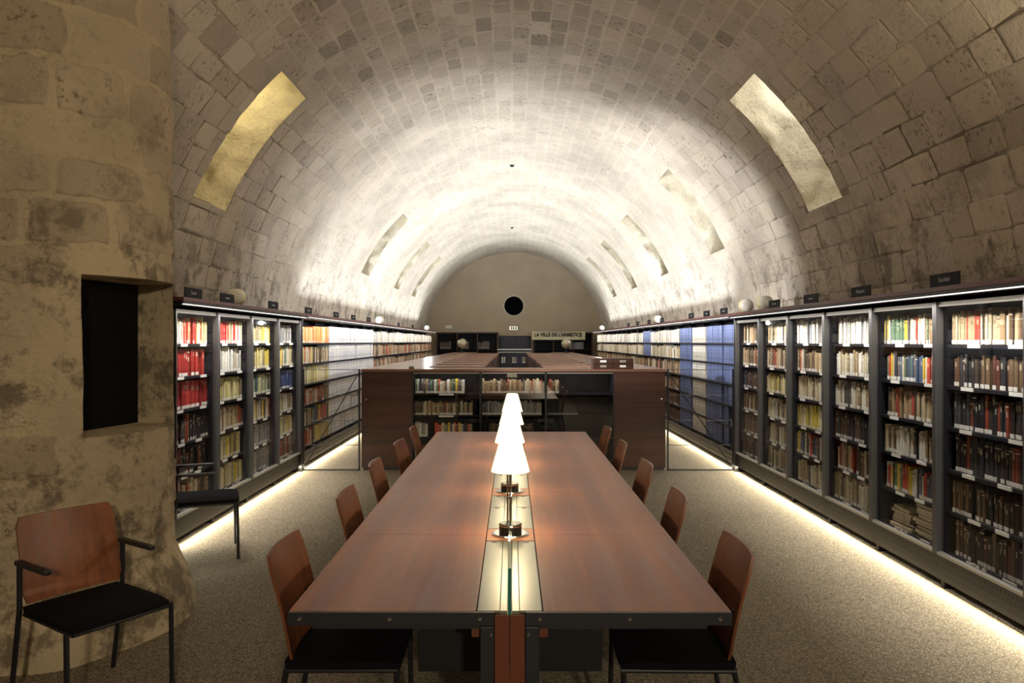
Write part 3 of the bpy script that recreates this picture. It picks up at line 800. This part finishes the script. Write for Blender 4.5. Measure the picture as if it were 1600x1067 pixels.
for (style, s, fx, sg, y, z, wd, h, key) in bs:
    v = rb.randrange(len(BOXC[style]))
    me = BOXM.setdefault((style, v), None) or boxmesh(style, wd, h, v); BOXM[style, v] = me
    i = bc.get(key, 0); bc[key] = i+1
    px, py = proj((fx, y, z+h))
    if y > 9.5 and 562 < px < 1043 and py > 574:          # stands behind the cabinet
        M = Matrix.Translation((fx+sg*.06, y, z)) @ Matrix.Rotation(0 if sg > 0 else PI, 4, 'Z'); hidden.box(0, .185, -wd/2, wd/2, 0, h, BOXC[style][v], M); continue
    o = bpy.data.objects.new('archive_box' if style == 'bluebox' else 'magazine_file', me); C.objects.link(o)
    o.location = (fx+sg*(.06+rb.uniform(0, .008)), y, z); o.rotation_euler = (0, 0, 0 if sg > 0 else PI)
    nm = {'bluebox': 'blue', 'whitebox': 'white', 'greybox': 'grey'}[style]
    tag(o, '%s %s, %s from left on %s shelf, %s open %s bookcase from gate' % (nm, 'archive box' if style == 'bluebox' else 'magazine file', ORD[i], ['top', 'second', 'third', 'fourth', 'fifth', 'bottom'][key[3]], ORD[key[1]], SIDE[s]), 'archive box' if style == 'bluebox' else 'magazine file', '%s file boxes on the %s shelves' % (nm, SIDE[s]))
tag(hidden.build('more_boxes', 'book_cover', colour=True), 'file boxes low on the shelves behind the cabinet', 'boxes', kind='stuff')
# lone binder lying on the second-lowest shelf of the first blue bay
bd = empty('ring_binder', (XR+.05, Y1+.28, SH[1]), label='black ring binder lying flat with a white label beside blue boxes', cat='binder')
MB().box(0, .27, -.15, .15, .002, .075).build('cover', 'black_plastic', bd, bevel=.004); MB().box(-.002, 0, -.08, .10, .025, .055).build('spine_label', 'white_card', bd)

# ------------------------------------------------------------------ aisle gates
for s, xa, xb in (('left', XL+.01, CXA-.012), ('right', CXB+.012, XR-.01)):
    g = empty('aisle_gate', (0, CY-.02, 0), label='thin steel wire gate across the %s aisle beside the cabinet' % s, cat='gate', group='aisle gates')
    for x in (xa+.012, xb-.012): MB().box(x-.010, x+.010, -.01, .01, 0, 1.297).build('post', 'black_steel', g)
    MB().box(xa, xb, -.01, .01, 0.0, .018).build('sill', 'black_steel', g)
    for z in (1.29, .965, .64, .325): MB().tube([(xa, 0, z), (xb, 0, z)], .0042, 8).build('rail', 'post_grey', g)
    a, b = ((xb, 1.28), (xa+.02, .03)) if s == 'left' else ((xa, 1.28), (xb-.02, .03))
    MB().tube([(a[0], -.012, a[1]), (b[0], -.012, b[1])], .0055, 8).build('brace', 'dark_steel', g)

# ------------------------------------------------------------------ low bookcases behind the cabinet
def low_case(x0, x1, y0, y1, label, group, end=True):
    e = empty('low_bookcase', ((x0+x1)/2, (y0+y1)/2, 0), label=label, cat='low bookcase', group=group)
    hx, hy = (x1-x0)/2, (y1-y0)/2
    MB().box(-hx, hx, -hy, hy, CT-.035, CT).build('top', 'low_case_wood', e, bevel=.004)
    for s in (-1, 1):
        a, b = sorted((s*hx, s*(hx-.03))); MB().box(a, b, -hy+.02, hy-.02, 0, CT-.036).build('end_panel', 'cabinet_wood', e)
    MB().box(-hx+.03, hx-.03, -.01, .01, .06, CT-.036).build('back_panel', 'shelf_black', e)
    for z in (.08, .38, .68, .98): MB().box(-hx+.03, hx-.03, -hy+.02, hy-.02, z-.02, z).build('shelf', 'shelf_black', e)
for sx, (xi, xo) in (('left', (-.39, -1.16)), ('right', (.44, 1.20))):
    for k in range(11):
        y = 10.42+1.14*k
        a, b = sorted((xi, xo)); low_case(a, b, y, y+.56, '%s low transverse bookcase behind the cabinet, %s side of the corridor' % (ORD[k], sx), 'low transverse bookcases')
    a, b = ((CXA, -1.17) if sx == 'left' else (1.21, CXB))
    e = empty('long_bookcase', ((a+b)/2, 17, 0), label='long low wooden bookcase running along the %s aisle' % sx, cat='low bookcase', group='long low bookcases')
    hx = (b-a)/2
    for p in range(7):
        ya, yb_ = -7.03+p*2.03, -7.03+(p+1)*2.03-.006
        MB().box(-hx, hx, ya, yb_, CT-.035, CT).build('top', 'low_case_wood', e, bevel=.003)
    MB().box(-hx+.02, hx-.02, -7.0, 7.1, .02, CT-.036).build('body', 'cabinet_wood', e)
dk = empty('standing_desk', (.08, 24.4, 0), label='tall pale topped desk at the end of the central corridor', cat='desk')
MB().box(-.56, .56, -.3, .3, 1.37, 1.40).build('top', 'white_card', dk); MB().box(-.54, .54, -.28, .3, 1.28, 1.31).build('tray', 'flap_metal', dk)
for x in (-.52, .52): MB().box(x-.02, x+.02, -.27, .28, 0, 1.37).build('side', 'black_steel', dk)
for z in (.3, .62, .94): MB().box(-.5, .5, -.27, .28, z-.02, z).build('shelf', 'black_steel', dk)
for k, x in enumerate((-.40, -.33, -.05, .0, .05, .28, .33)):
    c = rb.choice(PAL['white']); mb = MB().box(-.022, .022, -.08, .08, 0, .2, c).box(-.018, .018, -.081, -.08, .01, .05, (.7, .7, .7))
    tag(mb.build('desk_book', 'book_cover', colour=True, loc=(.08+x, 24.25, .94)), 'pale book on the shelf of the standing desk, %s from left' % ORD[k], 'book', 'books on the standing desk')

# card index box on the cabinet and a small black block
ib = empty('card_index_box', (1.305, CY+.17, CT), label='dark wooden card index box on the right of the cabinet top', cat='index box')
MB().box(-.26, .26, -.13, .13, 0, .135).build('body', 'cabinet_wood', ib, bevel=.003)
for k in range(2):
    for r in range(2):
        x0 = -.25+k*.252; d = MB().box(x0, x0+.245, -.136, -.13, .006+r*.064, .066+r*.064).build('drawer', 'cabinet_wood', ib, bevel=.002)
        MB().box(x0+.08, x0+.16, -.139, -.136, .02+r*.064, .048+r*.064).build('label', 'white_card' if (k+r) % 2 else 'aluminium', d)
bb = empty('stapler', (-1.30, CY+.1, CT), label='small black stapler on the left of the cabinet top', cat='stapler')
MB().box(-.035, .035, -.015, .015, 0, .012).build('base', 'black_plastic', bb); MB().box(-.033, .03, -.013, .013, .014, .03).build('arm', 'black_plastic', bb, bevel=.004)

# globes
for x, y, lb in ((-1.60, 23.5, 'left'), (1.72, 23.5, 'right')):
    g = empty('globe', (x, y, CT), label='brass and silver globe on the far end of the %s low bookcase' % lb, cat='globe', group='globes')
    MB().lathe([(.11, 0), (.11, .015), (.03, .03), (.02, .12)], 24).build('foot', 'black_steel', g, smooth=True)
    MB().lathe([(.145*math.sin(PI*i/16)+.0005, .285-.145*math.cos(PI*i/16)) for i in range(17)], 28).build('sphere', 'globe_metal', g, smooth=True)
    MB().tube([(.16*math.sin(a), 0, .285+.16*math.cos(a)) for a in [PI*i/20 for i in range(21)]], .006, 8).build('meridian', 'chrome', g)

# ------------------------------------------------------------------ far end furniture
def far_case(x0, x1, label):
    y0, y1 = 27.7, 28.4
    e = empty('end_bookcase', ((x0+x1)/2, y0, 0), label=label, cat='bookcase', group='bookcases against the end wall')
    hx = (x1-x0)/2
    MB().box(-hx, hx, 0, .7, 1.95, 2.0).build('top', 'cabinet_wood', e)
    MB().box(-hx, hx, .66, .7, 0, 1.95).build('back_panel', 'shelf_black', e)
    n = 3
    for k in range(n+1):
        x = -hx+.03+(2*hx-.06)*k/n; MB().box(x-.02, x+.02, .01, .66, 0, 1.95).build('divider', 'cabinet_wood', e)
    for z in (.3, .7, 1.05, 1.36):
        MB().box(-hx+.03, hx-.03, .03, .66, z-.02, z).build('shelf', 'shelf_black', e)
    return e
far_case(-2.85, -.52, 'dark open bookcase against the end wall left of the blue door')
far_case(.80, 3.05, 'dark open bookcase against the end wall behind the banner')
q = 0
for x0, zz, nb, col in ((-2.7, 1.36, 7, (.10, .07, .06)), (-1.25, 1.36, 7, (.11, .09, .09)), (-1.9, 1.36, 5, (.09, .07, .06)), (2.2, 1.36, 9, (.20, .20, .24))):
    for k in range(nb):
        j = rb.uniform(.7, 1.3); mb = MB().box(-.028, .028, 0, .2, 0, rb.uniform(.24, .30), tuple(c*j for c in col)).box(-.02, .02, -.001, 0, .04, .07, (.3, .28, .26))
        tag(mb.build('register', 'book_cover', colour=True, loc=(x0+k*.06, 27.8, zz)), 'dark register, %s of its row in the %s end bookcase%s' % (ORD[k], 'right' if x0 > 0 else 'left', {-2.7: ' beside the aisle', -1.25: ' near the door', -1.9: ' behind the globe', 2.2: ''}[x0]), 'book', 'registers in the end bookcases')
bn = empty('banner', (1.75, 27.66, 1.87), label='yellow cloth banner lettered LA VILLE DE L\'ARMISTICE on the far right bookcase', cat='banner')
mb = MB(); nx = 24
for i in range(nx+1):
    x = -1.0+2.0*i/nx
    for z in (-.155, .165-.03*math.sin(PI*i/nx)): mb.v.append((x, -.012*math.sin(i*1.3), z))
    for z in (-.155, .165-.03*math.sin(PI*i/nx)): mb.v.append((x, .006-.012*math.sin(i*1.3), z))
for i in range(nx):
    a = 4*i; mb.f += [(a, a+4, a+5, a+1), (a+2, a+3, a+7, a+6), (a+1, a+5, a+7, a+3), (a, a+2, a+6, a+4)]
mb.c = [(1, 1, 1)]*len(mb.f); mb.build('cloth', 'banner_cloth', bn)
text("LA VILLE DE L'ARMISTICE", .19, 'ink', 'lettering', bn, Matrix.Translation((-.02, -.022, .03)) @ Matrix.Rotation(PI/2, 4, 'X'), fit=1.78)
ex = empty('exit_sign', (.06, YE, 2.09), label='small lit exit sign above the blue door', cat='exit sign')
MB().box(-.17, .17, -.05, 0, 0, .15).build('housing', 'white_plastic', ex); MB().box(-.155, .155, -.054, -.05, .012, .138).build('face', 'sign_glow', ex)
for x in (-.08, .0, .09): MB().box(x-.025, x+.025, -.056, -.054, .03, .12).build('pictogram', 'ink', ex)
em = empty('emergency_light', (-2.45, YE, 2.15), label='small white emergency light on the end wall left of the oculus', cat='emergency light')
MB().box(-.13, .13, -.06, 0, 0, .13).build('housing', 'white_plastic', em, bevel=.01); MB().box(-.11, .11, -.065, -.06, .02, .09).build('lens', 'white_card', em)

# ------------------------------------------------------------------ signs on the cornices
def wall_sign(s, px, word, i, total):
    sg = 1 if s == 'R' else -1; fx = (XR if s == 'R' else XL)+sg*.06
    y = F*fx/(px-800)
    e = empty('shelf_sign', (fx, y, 2.005), label='small black subject sign on the %s cornice, %s from the viewer' % (SIDE[s], ORD[i]), cat='sign', group='subject signs on the cornices')
    e.rotation_euler = (0, 0, -PI/2 if s == 'R' else PI/2)      # local -Y faces the aisle
    MB().box(-.17, .17, -.004, .004, .012, .105).build('plate', 'sign_black', e, bevel=.001)
    MB().box(-.12, .12, -.02, .03, 0, .012).build('stand', 'black_steel', e)
    if word: text(word, .045, 'sign_text', 'lettering', e, Matrix.Translation((0, -.0052, .062)) @ Matrix.Rotation(PI/2, 4, 'X'))
    else: MB().box(-.05, .05, -.0048, -.004, .056, .068).build('lettering', 'sign_text', e)
sr = [(1476, 'Société'), (1345, 'Histoire'), (1267, None), (1210, None), (1131, None), (1104, None), (1080, None), (1034, None), (1014, None), (996, None), (982, None)]
sl = [(302, 'Savoir'), (355, None), (427, None), (482, None), (525, None), (552, None), (576, None), (623, None), (645, None)]
for i, (p, wd) in enumerate(sr): wall_sign('R', p, wd, i, len(sr))
for i, (p, wd) in enumerate(sl): wall_sign('L', p, wd, i, len(sl))

# ------------------------------------------------------------------ uplights on the cornices
def uplight(s, y, aim, power, col, label, cone=120, blend=.6, off=.14):
    sg = 1 if s == 'R' else -1; x = (XR if s == 'R' else XL)+sg*off
    e = empty('spotlight', (x, y, 2.005), label=label, cat='spotlight', group='spotlights on the cornices')
    MB().lathe([(.07, 0), (.07, .012), (.03, .018), (.028, .03)], 20).build('foot', 'black_steel', e)
    # drum lying along the hall with a domed glass half
    M = Matrix.Translation((0, 0, .105)) @ Matrix.Rotation(-PI/2, 4, 'X')
    MB().lathe([(.0, -.10), (.05, -.098), (.078, -.08), (.082, -.03), (.082, .05), (.07, .07), (.0, .075)], 28, M).build('shell', 'white_plastic', e, smooth=True)
    MB().lathe([(.084, .052), (.084, .064)], 28, M, cap=False).build('band', 'black_plastic', e)
    MB().lathe([(.083, -.03), (.0835, -.01), (.083, .01)], 28, M, cap=False).build('reflector_ring', 'yellow_glass', e)
    MB().lathe([(.05, .0755), (.05, .08), (.0, .081)], 24, M).build('end_cap', 'black_plastic', e)
    l = bpy.data.lights.new('spot_lamp', 'SPOT'); l.energy = power; l.color = col; l.spot_size = math.radians(cone); l.spot_blend = blend; l.shadow_soft_size = .06
    o = bpy.data.objects.new('spot_lamp', l); C.objects.link(o); o.parent = e
    o.location = (-sg*.02, 0, .27)
    d = Vector(aim)-Vector((x, y, 2.27)); o.rotation_euler = d.to_track_quat('-Z', 'Y').to_euler()
UW = (.96, .97, 1)
uplight('L', 7.57, (3.2, 11.3, 2.9), 1500, UW, 'white and yellow drum spotlight on the left cornice before the gate', 50, .55)
uplight('R', 8.72, (-2.6, 12.6, 3.7), 560, UW, 'white and yellow drum spotlight on the right cornice, nearer of a pair', 85, .8)
uplight('R', 9.42, (-.4, 15.0, 5.0), 330, UW, 'white and yellow drum spotlight on the right cornice, farther of a pair', 90, .8)
uplight('L', 15.8, (.8, 18.5, 5.0), 150, UW, 'drum spotlight on the left cornice above the white boxes', 140, .8)
uplight('R', 15.2, (-.8, 18.0, 5.0), 150, UW, 'drum spotlight on the right cornice above the open bookcases', 140, .8)
uplight('R', 24.6, (-.6, 20.5, 5.0), 80, UW, 'drum spotlight at the far end of the right cornice', 120, .8)
uplight('L', 24.6, (.6, 20.5, 5.0), 80, UW, 'drum spotlight at the far end of the left cornice', 120, .8)
uplight('R', 3.35, (-.5, 3.4, 5.0), 110, WARM, 'drum spotlight at the near end of the right cornice', 160, .8)  # out-of-view spotlight added to light the near vault

# an unseen fill lamp added behind the viewer to wash the near vault
wl = empty('added_fill_lamp', (1.2, YB, 2.6), label='bracket wall lamp on the wall behind the viewer', cat='wall lamp')
MB().box(-.08, .08, 0, .02, -.1, .1).build('bracket', 'black_steel', wl); MB().lathe([(.05, 0), (.09, .16), (.085, .16), (.045, .01)], 24, Matrix.Translation((0, .16, 0))).build('bowl', 'white_plastic', wl)
MB().box(-.01, .01, .02, .14, .0, .02).build('arm', 'black_steel', wl)
l = bpy.data.lights.new('added_fill_lamp_bulb', 'SPOT'); l.energy = 620; l.color = WARM; l.spot_size = math.radians(120); l.spot_blend = .8; l.shadow_soft_size = .15
o = bpy.data.objects.new('added_fill_lamp_bulb', l); C.objects.link(o); o.parent = wl; o.location = (0, .3, .3)
o.rotation_euler = (Vector((-1.6, 4.5, 3.0))-Vector((1.2, YB+.3, 2.9))).to_track_quat('-Z', 'Y').to_euler()

# ------------------------------------------------------------------ reading table
TX, TW, TA, TB, TZ = -.0075, .7385, 2.458, 7.34, .75
TP = (TB-TA)/5
tb = empty('reading_table', (TX, 0, 0), label='long brown wooden reading table with metal centre strip and steel edges', cat='table')
SW = .112
for k in range(5):
    a, b = TA+TP*k, TA+TP*(k+1)
    for s in (-1, 1):
        x0, x1 = sorted((s*(SW+.001), s*TW))
        MB().box(x0, x1, a+.0015, b-.0015, TZ-.022, TZ).build('tabletop_panel', 'table_wood', tb, bevel=.0015)
        # hinged metal flap over the cable duct
        ya, yb_ = a+(.004 if k == 0 else .11), b-(.11 if k < 4 else .004)
        x0, x1 = sorted((s*.034, s*(SW-.004)))
        fp = MB().box(x0, x1, ya+.004, yb_-.30, TZ-.010, TZ-.001).build('flap', 'flap_metal', tb, bevel=.001) if k else MB().box(x0, x1, ya+.004, yb_-.004, TZ-.010, TZ-.001).build('flap', 'flap_metal', tb, bevel=.001)
        ye = yb_-.30 if k else yb_-.004
        MB().box((x0+x1)/2-.012, (x0+x1)/2+.012, ye-.022, ye-.012, TZ-.0015, TZ+.0006).build('finger_slot', 'black_plastic', fp)
        if k: 
            f2 = MB().box(x0, x1, yb_-.292, yb_-.004, TZ-.010, TZ-.001).build('flap', 'flap_metal', tb, bevel=.001)
            MB().box((x0+x1)/2-.012, (x0+x1)/2+.012, yb_-.026, yb_-.016, TZ-.0015, TZ+.0006).build('finger_slot', 'black_plastic', f2)
        x0, x1 = sorted((s*.008, s*.032))
        MB().box(x0, x1, ya, yb_, TZ-.012, TZ-.0005).build('centre_rail', 'flap_metal', tb, bevel=.001)
    MB().box(-SW, SW, a+.001, b-.001, TZ-.05, TZ-.013).build('duct', 'black_steel', tb)
    if k < 4: MB().box(-SW+.004, SW-.004, b-.105, b+.105, TZ-.014, TZ).build('lamp_plate', 'table_wood', tb, bevel=.001)
    g = MB().box(-.005, .005, a+(.002 if k == 0 else .10), b-(.10 if k < 4 else .002), TZ-.012, TZ+.142).build('glass_divider', 'divider_glass', tb)
    MB().box(-.0052, .0052, a+(.0 if k == 0 else .098), a+(.002 if k == 0 else .10), TZ-.012, TZ+.142).build('glass_edge', 'teal_edge', g)
for s in (-1, 1):
    x0, x1 = sorted((s*.052, s*TW))
    for y0, y1 in ((TA-.012, TA), (TB, TB+.012)):
        ap = MB().box(x0, x1, y0, y1, TZ-.044, TZ-.001).build('end_apron', 'dark_steel', tb, bevel=.001)
        if y0 < 3:
            for x in (.10, .40, .70):
                MB().lathe([(.006, 0), (.006, .003), (.0, .004)], 12, Matrix.Translation((s*x, y0, TZ-.022)) @ Matrix.Rotation(PI/2, 4, 'X')).build('bolt', 'chrome', ap)
    x0, x1 = sorted((s*(TW-.012), s*(TW)))
    MB().box(x0, x1, TA, TB, TZ-.044, TZ-.023).build('side_apron', 'dark_steel', tb)
    for k in range(6):
        y = TA-.010 if k == 0 else TA+TP*k-.03
        x0, x1 = sorted((s*.052, s*.098))
        lg = MB().box(x0, x1, y, y+.05, 0, TZ-.05).build('leg', 'dark_steel', tb, bevel=.002)
        if k == 0: MB().lathe([(.005, 0), (.005, .003), (.0, .004)], 12, Matrix.Translation((s*.062, y, TZ-.075)) @ Matrix.Rotation(PI/2, 4, 'X')).build('bolt', 'chrome', lg)
        x0, x1 = sorted((s*.098, s*.66)); MB().box(x0, x1, y+.012, y+.04, TZ-.060, TZ-.024).build('bracket', 'dark_steel', tb)
    x0, x1 = sorted((s*.001, s*.05)); MB().box(x0, x1, TA-.008, TA+.04, 0, TZ-.012).build('wood_post', 'red_wood', tb, bevel=.001)
    x0, x1 = sorted((s*.10, s*.128)); MB().box(x0, x1, TA+.02, TA+.05, TZ-.095, TZ-.045).build('wood_block', 'red_wood', tb)
    x0, x1 = sorted((s*.10, s*.36)); MB().box(x0, x1, TA+.42, TB-.35, .36, TZ-.062).build('cable_box', 'black_steel', tb, bevel=.002)

# table lamps
def table_lamp(y, i):
    e = empty('table_lamp', (TX+(.0, -.006, .004, .01)[i], y, TZ), label='chrome table lamp with glowing white conical shade, %s from the viewer' % ORD[i], cat='lamp', group='lamps along the reading table')
    MB().lathe([(.088, 0), (.088, .004), (.08, .008), (.052, .008)], 40).build('base_plate', 'chrome', e, smooth=False)
    MB().lathe([(.053, .008), (.053, .048), (.05, .051), (.0, .051)], 36).build('base_drum', 'black_plastic', e)
    MB().lathe([(.0535, .040), (.0545, .044), (.0535, .048)], 36, cap=False).build('base_ring', 'chrome', e)
    for x in (-.013, .0): MB().tube([(x, 0, .05), (x, 0, .36)], .0045, 10).build('stem', 'chrome', e)
    MB().tube([(-.013, -.001, .17), (.0, -.001, .17)], .0065, 8).build('clamp', 'black_plastic', e)
    prof = [(.090, .294), (.0895, .297), (.050, .440), (.044, .448), (.038, .450), (.0, .450)]
    sh = autosmooth(MB().lathe(prof, 48, cap=False).build('shade', 'lamp_shade', e))
    l = bpy.data.lights.new('lamp_bulb', 'POINT'); l.energy = 6.5; l.color = (1, .80, .50); l.shadow_soft_size = .025
    o = bpy.data.objects.new('lamp_bulb', l); C.objects.link(o); o.parent = e; o.location = (0, 0, .315)
for i in range(4): table_lamp(TA+TP*(i+1)+.01, i)

# ------------------------------------------------------------------ chairs
def curved_plate(w, z0, z1, y0, y1, bow, th, nx=10, nzz=8, rc=.03):
    """plywood backrest: width along x, leaning from y0 (bottom) to y1 (top), bowed"""
    mb = MB(); g = {}
    for side in (0, 1):
        for i in range(nx+1):
            for j in range(nzz+1):
                u, v = -1+2*i/nx, j/nzz
                x = u*w/2*(1-.02*(v-.5)); zz = z0+(z1-z0)*v
                if j in (0, nzz): x *= 1-rc/w
                y = y0+(y1-y0)*(v**1.3)+bow*(1-u*u)+side*th
                g[side, i, j] = len(mb.v); mb.v.append((x, y, zz))
    for i in range(nx):
        for j in range(nzz):
            mb.f.append((g[0, i, j], g[0, i+1, j], g[0, i+1, j+1], g[0, i, j+1])); mb.f.append((g[1, i, j+1], g[1, i+1, j+1], g[1, i+1, j], g[1, i, j]))
    for i in range(nx):
        mb.f.append((g[0, i, nzz], g[0, i+1, nzz], g[1, i+1, nzz], g[1, i, nzz])); mb.f.append((g[1, i, 0], g[1, i+1, 0], g[0, i+1, 0], g[0, i, 0]))
    for j in range(nzz):
        mb.f.append((g[0, 0, j], g[0, 0, j+1], g[1, 0, j+1], g[1, 0, j])); mb.f.append((g[1, nx, j], g[1, nx, j+1], g[0, nx, j+1], g[0, nx, j]))
    mb.c = [(1, 1, 1)]*len(mb.f); return mb
def seat_cushion(w, d, z0, z1):
    mb = MB(); n = 8; g = {}
    for i in range(n+1):
        for j in range(n+1):
            u, v = -1+2*i/n, -1+2*j/n
            e = max(abs(u), abs(v))**6
            g[i, j] = len(mb.v); mb.v.append((u*w/2*(1-.03*abs(v)**4), v*d/2*(1-.02*abs(u)**4), z1-.014*e-.006*max(0, -v)**3))
    k0 = {}
    for i in range(n+1):
        for j in range(n+1):
            if i in (0, n) or j in (0, n):
                x, y, _ = mb.v[g[i, j]]; k0[i, j] = len(mb.v); mb.v.append((x*.985, y*.985, z0))
    for i in range(n):
        for j in range(n): mb.f.append((g[i, j], g[i+1, j], g[i+1, j+1], g[i, j+1]))
    for i in range(n):
        mb.f += [(g[i+1, 0], g[i, 0], k0[i, 0], k0[i+1, 0]), (g[i, n], g[i+1, n], k0[i+1, n], k0[i, n]), (g[0, i], g[0, i+1], k0[0, i+1], k0[0, i]), (g[n, i+1], g[n, i], k0[n, i], k0[n, i+1])]
    ring = [k0[i, 0] for i in range(n+1)]+[k0[n, j] for j in range(1, n+1)]+[k0[i, n] for i in range(n-1, -1, -1)]+[k0[0, j] for j in range(n-1, 0, -1)]
    mb.f.append(tuple(ring[::-1])); mb.c = [(1, 1, 1)]*len(mb.f); return mb
def make_chair(arms):
    """faces -y locally; seat centre at origin"""
    e = empty('armchair' if arms else 'side_chair'); w, d = (.44, .46) if arms else (.43, .44)
    autosmooth(seat_cushion(w, d, .425, .468).build('seat', 'black_fabric', e), 50)
    fr = MB().tube([(-w/2+.012, -d/2+.015, .418), (w/2-.012, -d/2+.015, .418), (w/2-.012, d/2-.01, .418), (-w/2+.012, d/2-.01, .418), (-w/2+.012, -d/2+.015, .418)], .009, 8).build('seat_frame', 'black_steel', e)
    bk = curved_plate(w, .47 if arms else .46, .845, d/2-.035, d/2+.055, .022, .011)
    autosmooth(bk.build('backrest', 'chair_wood', e), 40)
    bw = w/2+.012 if arms else w/2-.02
    for s in (-1, 1):
        MB().tube([(s*bw, -d/2+.02, .425 if not arms else .43), (s*(bw), -d/2+.012, 0)], .0115, 10).build('leg', 'black_steel', e)
        if arms:
            MB().tube([(s*bw, d/2-.02, .655), (s*bw, d/2-.02, .45), (s*(bw), d/2+.07, 0)], .0115, 10).build('leg', 'black_steel', e)
            MB().box(s*bw-.016, s*bw+.016, -.055, d/2+.0, .648, .670).build('armrest', 'black_plastic', e, bevel=.006)
        else:
            MB().tube([(s*bw, d/2-.01, .43), (s*bw, d/2+.065, 0)], .0115, 10).build('leg', 'black_steel', e)
            MB().tube([(s*(w/2-.09), d/2-.03, .415), (s*(w/2-.09), d/2+.0, .47), (s*(w/2-.09), d/2+.012, .62)], .009, 8).build('back_support', 'black_steel', e)
    return e
ch0 = make_chair(False); first = True
for k in range(5):
    for s in (1, -1):
        o = ch0 if first else copy_tree(ch0); first = False
        y = TA+TP*(k+.5)+rb.uniform(-.02, .02)+(.03 if s < 0 else 0)
        o.location = (TX+s*(.625+rb.uniform(-.015, .015)), y, 0)
        o.rotation_euler = (0, 0, (-PI/2 if s > 0 else PI/2)+rb.uniform(-.05, .05))
        tag(o, 'wooden backed black side chair, %s from the viewer on the %s of the table' % (ORD[k], 'right' if s > 0 else 'left'), 'chair', 'chairs at the reading table')
a1 = make_chair(True); a1.location = (-1.90, 3.37, 0)
u = Vector((.83, -.55)); a1.rotation_euler = (0, 0, math.atan2(u.y, u.x)+PI/2)
tag(a1, 'armchair with brown plywood back and black seat in front of the pillar', 'armchair', 'armchairs')
a2 = copy_tree(a1); a2.location = (-2.37, 5.72, 0); a2.rotation_euler = (0, 0, PI/2+.40)
tag(a2, 'armchair half hidden behind the pillar beside the left bookcases', 'armchair', 'armchairs')
